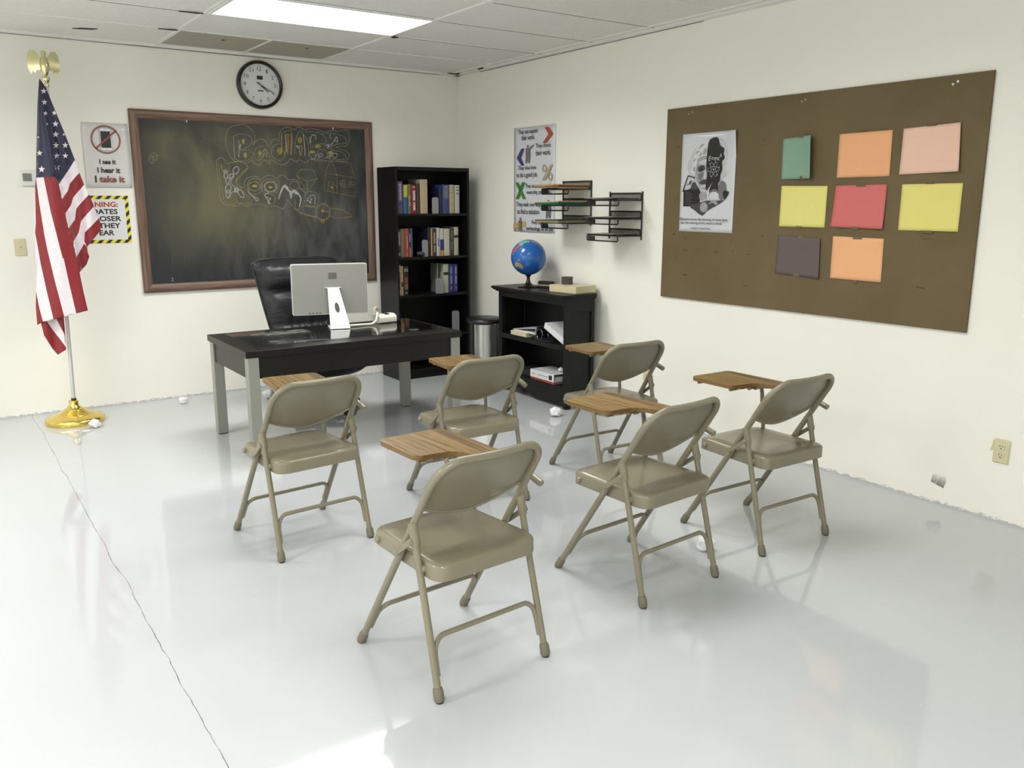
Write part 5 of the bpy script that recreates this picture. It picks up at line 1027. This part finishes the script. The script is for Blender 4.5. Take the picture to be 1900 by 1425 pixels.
for x in (-0.190, -0.168, -0.140, -0.118): b.box(x, x + 0.012, YS0 - 0.0025, YS0 - 0.001, SH0 + 0.008, SH0 + 0.014)
b.build('ports', M_DARK, t, 0)
MB().cyl((-0.078, YS0 - 0.008, 0.262), (0.032, YS0 - 0.008, 0.262), 0.006, 14).build('hinge_bar', M_ALB, t)
# slanted leg with an oval hole, rolled into the foot
def leg_pt(u, v):                         # u across, v up 0..1
    w0, w1 = 0.064, 0.038; hw_ = w0 + (w1 - w0) * v
    return (-0.022 * v + u * hw_, -0.045 + (YS0 - 0.014 + 0.045) * v ** 1.0, 0.018 + 0.246 * v)
outer = []
for i in range(13): outer.append((-1 + 2 * i / 12, 0.0))
for i in range(1, 13): outer.append((1, i / 12))
for i in range(1, 13): outer.append((1 - 2 * i / 12, 1.0))
for i in range(1, 12): outer.append((-1, 1 - i / 12))
nh = len(outer)
inner = [(0.04 + 0.30 * math.cos(a), 0.48 + 0.135 * math.sin(a)) for a in [math.atan2((p[1] - 0.5) * 2, p[0]) for p in outer]]
b = MB(); vv = [leg_pt(*p) for p in outer] + [leg_pt(*p) for p in inner]; b.add(vv, [(i, (i + 1) % nh, nh + (i + 1) % nh, nh + i) for i in range(nh)]); b.build('stand_leg', M_STAND, t, 0, solid=0.008)
pr = [(-0.045, 0.018), (-0.056, 0.011), (-0.060, 0.0045), (-0.054, 0.0), (0.12, 0.0), (0.12, 0.007), (-0.042, 0.008), (-0.038, 0.022)]
b = MB(); n = len(pr); b.add([(-0.064, y, z) for y, z in pr] + [(0.064, y, z) for y, z in pr], [(i, n + i, n + (i + 1) % n, (i + 1) % n) for i in range(n)] + [tuple(range(n)), tuple(range(2 * n - 1, n - 1, -1))]); b.build('stand_foot', M_STAND, t, 40)
t = thing('power_adapter', 'white power adapter box with a thick cord, right of the monitor', 'adapter', (-1.475, -1.385, TOPZ), math.radians(6))
M_PWH = mat('cream_white_plastic', (0.70, 0.69, 0.60), 0.28, var=0.02)
MB().prism([(p.x, p.y) for p in round_corners([Vector((-0.05, 0.004)), Vector((0.045, 0.004)), Vector((0.045, 0.062)), Vector((-0.02, 0.062)), Vector((-0.05, 0.045))], 0.012)], 0, -0.065, 0.075).build('case', M_PWH, t, 40)
MB().box(-0.005, 0.030, -0.03, 0.02, 0.062, 0.064).build('case_label', M_DARK, t, 0)
MB().tube(smooth_path([(-0.30, -0.045, 0.010), (-0.20, -0.055, 0.009), (-0.14, -0.062, 0.009), (-0.108, -0.066, 0.025), (-0.092, -0.058, 0.052), (-0.080, -0.045, 0.072), (-0.070, -0.03, 0.080)], 6), 0.0075, 12).build('cord', M_PWH, t)
b = MB().tube(smooth_path([(-0.10, -0.035, 0.066), (-0.095, -0.03, 0.100), (-0.075, -0.02, 0.112), (-0.055, -0.012, 0.098), (-0.055, -0.005, 0.066)], 6), 0.009, 12).build('cord_loop', mat('beige_plug', (0.50, 0.47, 0.36), 0.4), t)
# ------------------------------------------------------------------ leather office chair
def leather():
    q = NT('black_leather'); v = q.mapped(); f = q.noise(v, 5, 4, 0.6, 1.2); g = q.noise(v, 90, 3); h = q.math('ADD', q.math('MULTIPLY', f, 1.0), q.math('MULTIPLY', g, 0.03)); q.bump(h, 0.55, 0.03)
    return q.set(Base_Color=q.mix(g, (0.0075, 0.008, 0.0095), (0.012, 0.0125, 0.014)), Roughness=0.42, Specular_IOR_Level=0.4)
M_LEA = leather()
t = thing('office_chair', 'black leather high-backed office chair behind the desk', 'office chair', (-1.835, -0.98, 0), math.radians(4))
# local: front of the chair towards -y (it faces the camera)
def backw(v): return 0.208 + 0.125 * max(v, 0) ** 0.7
def back_fn(front):
    def fn(u, v):
        s = 2 * u - 1; hw_ = backw(v); e = (1 - abs(s) ** 5); z = 0.42 + 0.672 * v - 0.03 * (abs(s) ** 6) * (v > 0.9)
        y = 0.13 + 0.13 * v - 0.015 * (1 - s * s)
        if front:
            pil = 0.055 * math.exp(-((v - 0.83) / 0.13) ** 4); mid = 0.035 * math.exp(-((v - 0.48) / 0.16) ** 4); lum = 0.062 * math.exp(-((v - 0.19) / 0.10) ** 4)
            pl_ = 0.006 * math.sin(s * 34) * math.exp(-((v - 0.21) / 0.09) ** 2) + 0.004 * math.sin(s * 21 + 1) * math.exp(-((v - 0.36) / 0.06) ** 2)
            y -= (pil + mid + lum + pl_) * (1 - abs(s) ** 6) + 0.045 * e * min(1, (1 - v) * 14, 1)
        else: y += 0.03 * e
        return (s * hw_, y, z)
    return fn
b = MB(); nu, nv = 44, 44; b.grid(back_fn(True), nu, nv); k = len(b.v); b.grid(back_fn(False), nu, nv); b.f = [f if max(f) < k else tuple(reversed(f)) for f in b.f]
per = list(range(nu + 1)) + [(j + 1) * (nu + 1) + nu for j in range(nv)] + [nv * (nu + 1) + i for i in range(nu - 1, -1, -1)] + [j * (nu + 1) for j in range(nv - 1, 0, -1)]
for a_, e_ in zip(per, per[1:] + per[:1]): b.f.append((a_, a_ + k, e_ + k, e_)); b.m.append(0)
b.build('backrest', M_LEA, t, 60)
pipe = [back_fn(False)(0, j / 20) for j in range(21)] + [back_fn(False)(i / 20, 1) for i in range(1, 21)] + [back_fn(False)(1, 1 - j / 20) for j in range(1, 21)]
MB().tube(pipe, 0.008, 8).build('piping', M_LEA, t)
def seat_fn(up):
    def fn(u, v):
        s, r = 2 * u - 1, 2 * v - 1; e = (1 - abs(s) ** 5) * (1 - abs(r) ** 5); q = 1 - 0.10 * abs(r) ** 3
        x, y = s * 0.30 * q, -0.06 + r * 0.30 * (1 - 0.07 * abs(s) ** 3)
        return (x, y, 0.360 + (0.085 * e if up else -0.085 * e))
    return fn
b = MB(); nu, nv = 30, 30; b.grid(seat_fn(True), nu, nv); b.grid(seat_fn(False), nu, nv); k = (nu + 1) * (nv + 1); b.f = [f if max(f) < k else tuple(reversed(f)) for f in b.f]; b.build('seat', M_LEA, t, 60)
MB().cyl((0, 0, 0.12), (0, 0, 0.275), 0.028, 18).build('gas_column', M_BPL, t); MB().box(-0.10, 0.10, -0.12, 0.12, 0.262, 0.285).build('seat_plate', M_BPL, t, bevel=0.004)
MB().box(-0.04, 0.04, 0.10, 0.20, 0.30, 0.50).build('back_bracket', M_BPL, t, bevel=0.01)
MB().lathe([(0.0, 0.065), (0.045, 0.07), (0.045, 0.125), (0.03, 0.135), (0.0, 0.135)], n=24).build('base_hub', M_BPL, t, 40)
for i in range(5):
    a = math.radians(-72 + 72 * i); c, s = math.cos(a), math.sin(a)
    MB().tube([(0.03 * c, 0.03 * s, 0.105), (0.18 * c, 0.18 * s, 0.092), (0.31 * c, 0.31 * s, 0.072)], [0.026, 0.021, 0.016], 10).build('base_arm', M_BPL, t)
    w_ = MB()
    for o_ in (-0.016, 0.016): p = Vector((0.31 * c - o_ * s, 0.31 * s + o_ * c, 0.0275)); ax_ = Vector((-s, c, 0)) * 0.009; w_.cyl(p - ax_, p + ax_, 0.0275, 18)
    w_.cyl((0.31 * c, 0.31 * s, 0.03), (0.31 * c, 0.31 * s, 0.075), 0.008, 8); w_.build('caster', M_BPL, t, 40)
# ------------------------------------------------------------------ tablet-arm folding chairs
M_TAUPE = mat('taupe_enamel', (0.205, 0.185, 0.127), 0.24, 0.0, 0.5, var=0.05, scale=8)
M_CAP = mat('taupe_rubber', (0.155, 0.14, 0.096), 0.6); M_GLIDE = mat('dark_glide', (0.03, 0.03, 0.03), 0.6); M_CLIP = mat('pale_metal_clip', (0.62, 0.62, 0.58), 0.3, 0.5)
def oak():
    q = NT('oak_laminate'); f = q.noise(q.mapped(scale=(120, 2.5, 40)), 1.0, 4, 0.65, 0.15); g = q.noise(q.mapped(scale=(26, 1.2, 10)), 1.0, 3, 0.6, 0.3)
    c = q.mix(q.ramp(g, [(0.3, 0.0), (0.7, 1.0)]), (0.20, 0.118, 0.033), (0.285, 0.183, 0.058)); c = q.mix(q.ramp(f, [(0.42, 0.95), (0.54, 0.0)]), c, (0.088, 0.043, 0.011))
    return q.set(Base_Color=c, Roughness=0.38)
M_OAK = oak(); M_OAKE = wood_mat('oak_edge', (0.135, 0.072, 0.021), (0.195, 0.11, 0.035), 1)
my = lambda z: 0.24 - 0.638 * z
ry_ = lambda z: -0.24 + 0.2545 * z
def make_chair():
    t = thing('tablet_chair', 'x', 'chair', (0, 0, 0), 0, 'beige folding tablet chairs')
    # one bent tube: front legs, uprights and top rail
    xs = lambda z: 0.219 - 0.014 * min(z / 0.6, 1)
    R_ = 0.085; ztp = 0.758; P = [(-xs(z), my(z), z) for z in (0.012, 0.15, 0.3, 0.45, 0.6, ztp - R_)]
    for i in range(1, 9):
        a = PI - i * PI / 16; P.append((-(0.205 - R_) + R_ * math.cos(a), my(ztp - R_ + R_ * math.sin(a)) - 0.004 * i / 8, ztp - R_ + R_ * math.sin(a)))
    for x in (-0.06, 0.0): P.append((x, my(ztp) - 0.004 - 0.012 * (1 - (x / 0.12) ** 2), ztp))
    P += [(-x, y, z) for x, y, z in P[:-1]][::-1]
    MB().tube(P, 0.0125, 14).build('tube_frame', M_TAUPE, t)
    def hw_(z): zz = z - (ztp - R_); return 0.205 if zz < 0 else (0.205 - R_) + math.sqrt(max(R_ * R_ - zz * zz, 0))
    def bk_fn(off):
        def fn(u, v):
            s = 2 * u - 1; zb = 0.531 + 0.060 * abs(s) ** 1.65; zt = 0.752; z0 = zb + (zt - zb) * v
            x = s * (hw_(z0) - 0.003); z0 = min(z0, ztp - 0.006)
            y = my(z0) - 0.010 * (1 - s * s) * (0.3 + 0.7 * v) + 0.011 + off
            if v < 0.08: y += 0.004 * (off < 0) - 0.003 * (off > 0)
            return (x, y, z0)
        return fn
    b = MB(); nu, nv = 28, 12; b.grid(bk_fn(-0.004), nu, nv); k = len(b.v); b.grid(bk_fn(0.010), nu, nv); b.f = [tuple(reversed(f)) if max(f) >= k else f for f in b.f]
    per = list(range(nu + 1)) + [(j + 1) * (nu + 1) + nu for j in range(nv)] + [nv * (nu + 1) + i for i in range(nu - 1, -1, -1)] + [j * (nu + 1) for j in range(nv - 1, 0, -1)]
    for a_, e_ in zip(per, per[1:] + per[:1]): b.f.append((a_, a_ + k, e_ + k, e_)); b.m.append(0)
    br = b.build('backrest', M_TAUPE, t, 45)
    MB().tube([Vector(bk_fn(0.002)(i / 24, 0)) for i in range(25)], 0.0048, 8).build('rolled_edge', M_TAUPE, br)
    # pressed steel seat
    base = [Vector((-0.203, -0.222)), Vector((0.203, -0.222)), Vector((0.186, 0.205)), Vector((-0.186, 0.205))]
    def ringp(ins): return round_corners([p + Vector((-ins if p.x > 0 else ins, -ins if p.y > 0 else ins)) for p in base], 0.062 if ins < 0.05 else 0.05, 6)
    lv = [(0.0, 0.380), (0.0, 0.420), (0.002, 0.427), (0.007, 0.432), (0.016, 0.4345), (0.05, 0.4335), (0.09, 0.4310), (0.14, 0.4285), (0.18, 0.4280)]
    b = MB(); n = 0
    for ins, z in lv:
        q = ringp(ins); n = len(q); b.v += [(p.x, p.y, z + 0.018 * p.y - (0.012 * max(0, (p.y - 0.12)) / 0.085)) for p in q]
    for i in range(len(lv) - 1):
        for j in range(n): b.f.append((i * n + j, i * n + (j + 1) % n, (i + 1) * n + (j + 1) % n, (i + 1) * n + j)); b.m.append(0)
    b.f.append(tuple(range((len(lv) - 1) * n, len(lv) * n))); b.m.append(0)
    b.f.append(tuple(range(n - 1, -1, -1))); b.m.append(0)
    st = b.build('seat', M_TAUPE, t, 32)
    for s in (-1, 1):
        for y, x in ((0.150, 0.188), (-0.141, 0.199)):
            MB().tube([(s * (x - 0.004), y, 0.400), (s * (x + 0.006), y, 0.400), (s * (x + 0.010), y, 0.400), (s * (x + 0.013), y, 0.400)], [0.013, 0.0125, 0.010, 0.004], 14).build('bolt', M_TAUPE, st)
        # rear leg with sleeve, folding link, feet
        lg = MB().tube([(s * 0.216, ry_(0.012), 0.012), (s * 0.213, ry_(0.3), 0.3), (s * 0.2125, ry_(0.535), 0.535)], 0.0115, 14).build('rear_leg', M_TAUPE, t)
        MB().tube([(s * 0.2125, ry_(0.472) - 0.002, 0.472), (s * 0.2125, ry_(0.480) - 0.002, 0.480), (s * 0.2125, ry_(0.540) - 0.001, 0.540)], [0.0135, 0.0150, 0.0150], 14).build('sleeve', M_TAUPE, lg)
        for (yy_, z0) in ((ry_, 0), (my, 0)):
            d = 0.219 if yy_ is my else 0.216
            fc = MB().tube([(s * d, yy_(0.004), 0.004), (s * d, yy_(0.010), 0.010), (s * d, yy_(0.036), 0.036), (s * d, yy_(0.045), 0.045)], [0.0145, 0.0170, 0.0165, 0.0140], 16).build('foot_cap', M_CAP, t)
            MB().cyl((s * d, yy_(0.004), 0.0), (s * d, yy_(0.004), 0.006), 0.0125, 16).build('glide', M_GLIDE, fc)
        A, B_ = Vector((s * 0.229, ry_(0.487) + 0.002, 0.487)), Vector((s * 0.227, my(0.425), 0.425)); d = (B_ - A); d.normalize()
        M_ = Matrix.Translation((A + B_) / 2) @ d.to_track_quat('X', 'Z').to_matrix().to_4x4(); L = (B_ - A).length / 2 + 0.010
        lk = MB().box(-L, L, -0.0025, 0.0025, -0.009, 0.009, 0, M_).build('folding_link', M_TAUPE, t, bevel=0.0015)
        rv = MB()
        for p in (A, B_): rv.tube([(p.x - s * 0.006, p.y, p.z), (p.x + s * 0.004, p.y, p.z), (p.x + s * 0.007, p.y, p.z)], [0.006, 0.006, 0.003], 10)
        rv.build('rivet', M_TAUPE, lk)
    def brace(fy, zc, name):
        P = [(-0.2055, fy(0.075), 0.075), (-0.2035, fy(0.13), 0.13)] + [(-0.160 - 0.043 * math.cos(a), fy(0.135 + (zc - 0.135) * math.sin(a)), 0.135 + (zc - 0.135) * math.sin(a)) for a in (0.35, 0.7, 1.05, 1.35, PI / 2)]
        P += [(-0.08, fy(zc), zc), (0, fy(zc), zc)]; P += [(-x, y, z) for x, y, z in P[:-1]][::-1]; MB().tube(P, 0.0085, 12).build(name, M_TAUPE, t)
    brace(lambda z: my(z) - 0.004, 0.174, 'front_brace'); brace(lambda z: ry_(z) + 0.004, 0.189, 'rear_brace')
    # writing tablet
    pts = [Vector(p) for p in ((-0.068, 0.350), (0.196, 0.352), (0.205, 0.10), (0.203, -0.115), (0.108, -0.115), (0.104, -0.03), (0.085, 0.060), (0.02, 0.082), (-0.066, 0.084))]
    o = round_corners(pts, [0.035, 0.035, 0.05, 0.02, 0.02, 0.08, 0.055, 0.05, 0.040], 7)
    tb = thing('writing_tablet', None, None); tb.parent = t
    MB().prism([(p.x, p.y) for p in o], 2, 0.653, 0.6695).build('tablet_core', M_OAKE, tb, 30)
    MB().prism([(p.x, p.y) for p in o], 2, 0.6695, 0.6710).build('laminate_top', M_OAK, tb, 30)
    for y, x0, x1 in ((0.318, -0.045, 0.15), (0.118, -0.045, 0.12)):
        MB().tube([(x0, y, 0.645), (x1, y, 0.645)], 0.0085, 10).build('support_rail', M_TAUPE, tb)
    c = MB()
    for x, y in ((-0.01, 0.118), (0.05, 0.118), (0.03, 0.318)): c.box(x, x + 0.022, y - 0.013, y + 0.013, 0.641, 0.653)
    c.build('clip', M_CLIP, tb, 0)
    MB().tube(smooth_path([(0.248, -0.172, 0.586), (0.247, -0.12, 0.602), (0.238, -0.03, 0.630), (0.205, 0.05, 0.643), (0.15, 0.118, 0.645), (0.09, 0.118, 0.645)], 5), 0.0125, 12).build('tablet_arm', M_TAUPE, t)
    MB().tube(smooth_path([(0.208, 0.150, 0.395), (0.209, 0.155, 0.46), (0.208, 0.166, 0.55), (0.203, 0.168, 0.605), (0.175, 0.160, 0.636), (0.12, 0.142, 0.645), (0.05, 0.118, 0.645)], 5), 0.0095, 12).build('tablet_post', M_TAUPE, t)
    return t
CH = [(-2.768, -4.494, 4.6, 0.012, 'beige folding chair with oak tablet arm, nearest the camera, middle of the front'),
      (-2.807, -3.214, 5.14, 0.0, 'beige folding chair with oak tablet arm in front of the left end of the desk'),
      (-1.904, -3.189, -1.32, 0.0, 'beige folding chair with oak tablet arm in front of the right end of the desk'),
      (-1.009, -3.259, -2.06, 0.0, 'beige folding chair with oak tablet arm beside the low black cabinet'),
      (-1.824, -4.389, 4.58, 0.03, 'beige folding chair with oak tablet arm, second from the camera, over a crumpled paper'),
      (-1.042, -4.346, -1.06, 0.03, 'beige folding chair with oak tablet arm below the bulletin board, farthest right')]
proto = make_chair()
ROT = (-2, -9, -5, -1, 0, 0)
for i, (x, y, deg, dy, lab) in enumerate(CH):
    o = proto if i == 0 else copy_tree(proto)
    o.location = (x, y, 0); o.rotation_euler = (0, 0, math.radians(deg)); o['label'] = lab
    for ch in o.children:
        if ch.name.startswith('writing_tablet'): a = math.radians(ROT[i]); c, s = math.cos(a), math.sin(a); px, py = 0.2, -0.1; ch.rotation_euler.z = a; ch.location = (px - (c * px - s * py), py - (s * px + c * py) + dy, 0)
# ------------------------------------------------------------------ crumpled paper
M_CRUM = mat('crumpled_white_paper', (0.80, 0.80, 0.82), 0.7, var=0.02)
for i, (x, y, z, r, lab) in enumerate(((-3.276, -0.625, 0.0, 0.037, 'crumpled paper ball against the brass flagpole base'), (-2.605, -0.225, 0.0, 0.035, 'crumpled paper ball on the floor by the wall below the chalkboard'), (-2.02, -0.43, 0.0, 0.042, 'crumpled paper ball under the desk, seen past its front left leg'), (-0.515, -2.125, 0.0, 0.046, 'crumpled paper ball on the floor in front of the low black cabinet'), (-1.425, -4.40, 0.0, 0.040, 'crumpled paper ball on the floor between the two right-hand front chairs'), (-0.205, -1.795, 0.2345, 0.022, 'small crumpled paper on the white binder in the cabinet'))):
    o = rock(3, r, 0.07, 11 + i, (1.1, 1.0, 0.85)).build('crumpled_paper', M_CRUM, None, 0); o.location = (x, y, z); o.rotation_euler = (0, 0, i * 1.3); tag(o, lab, 'paper ball', 'crumpled paper balls')
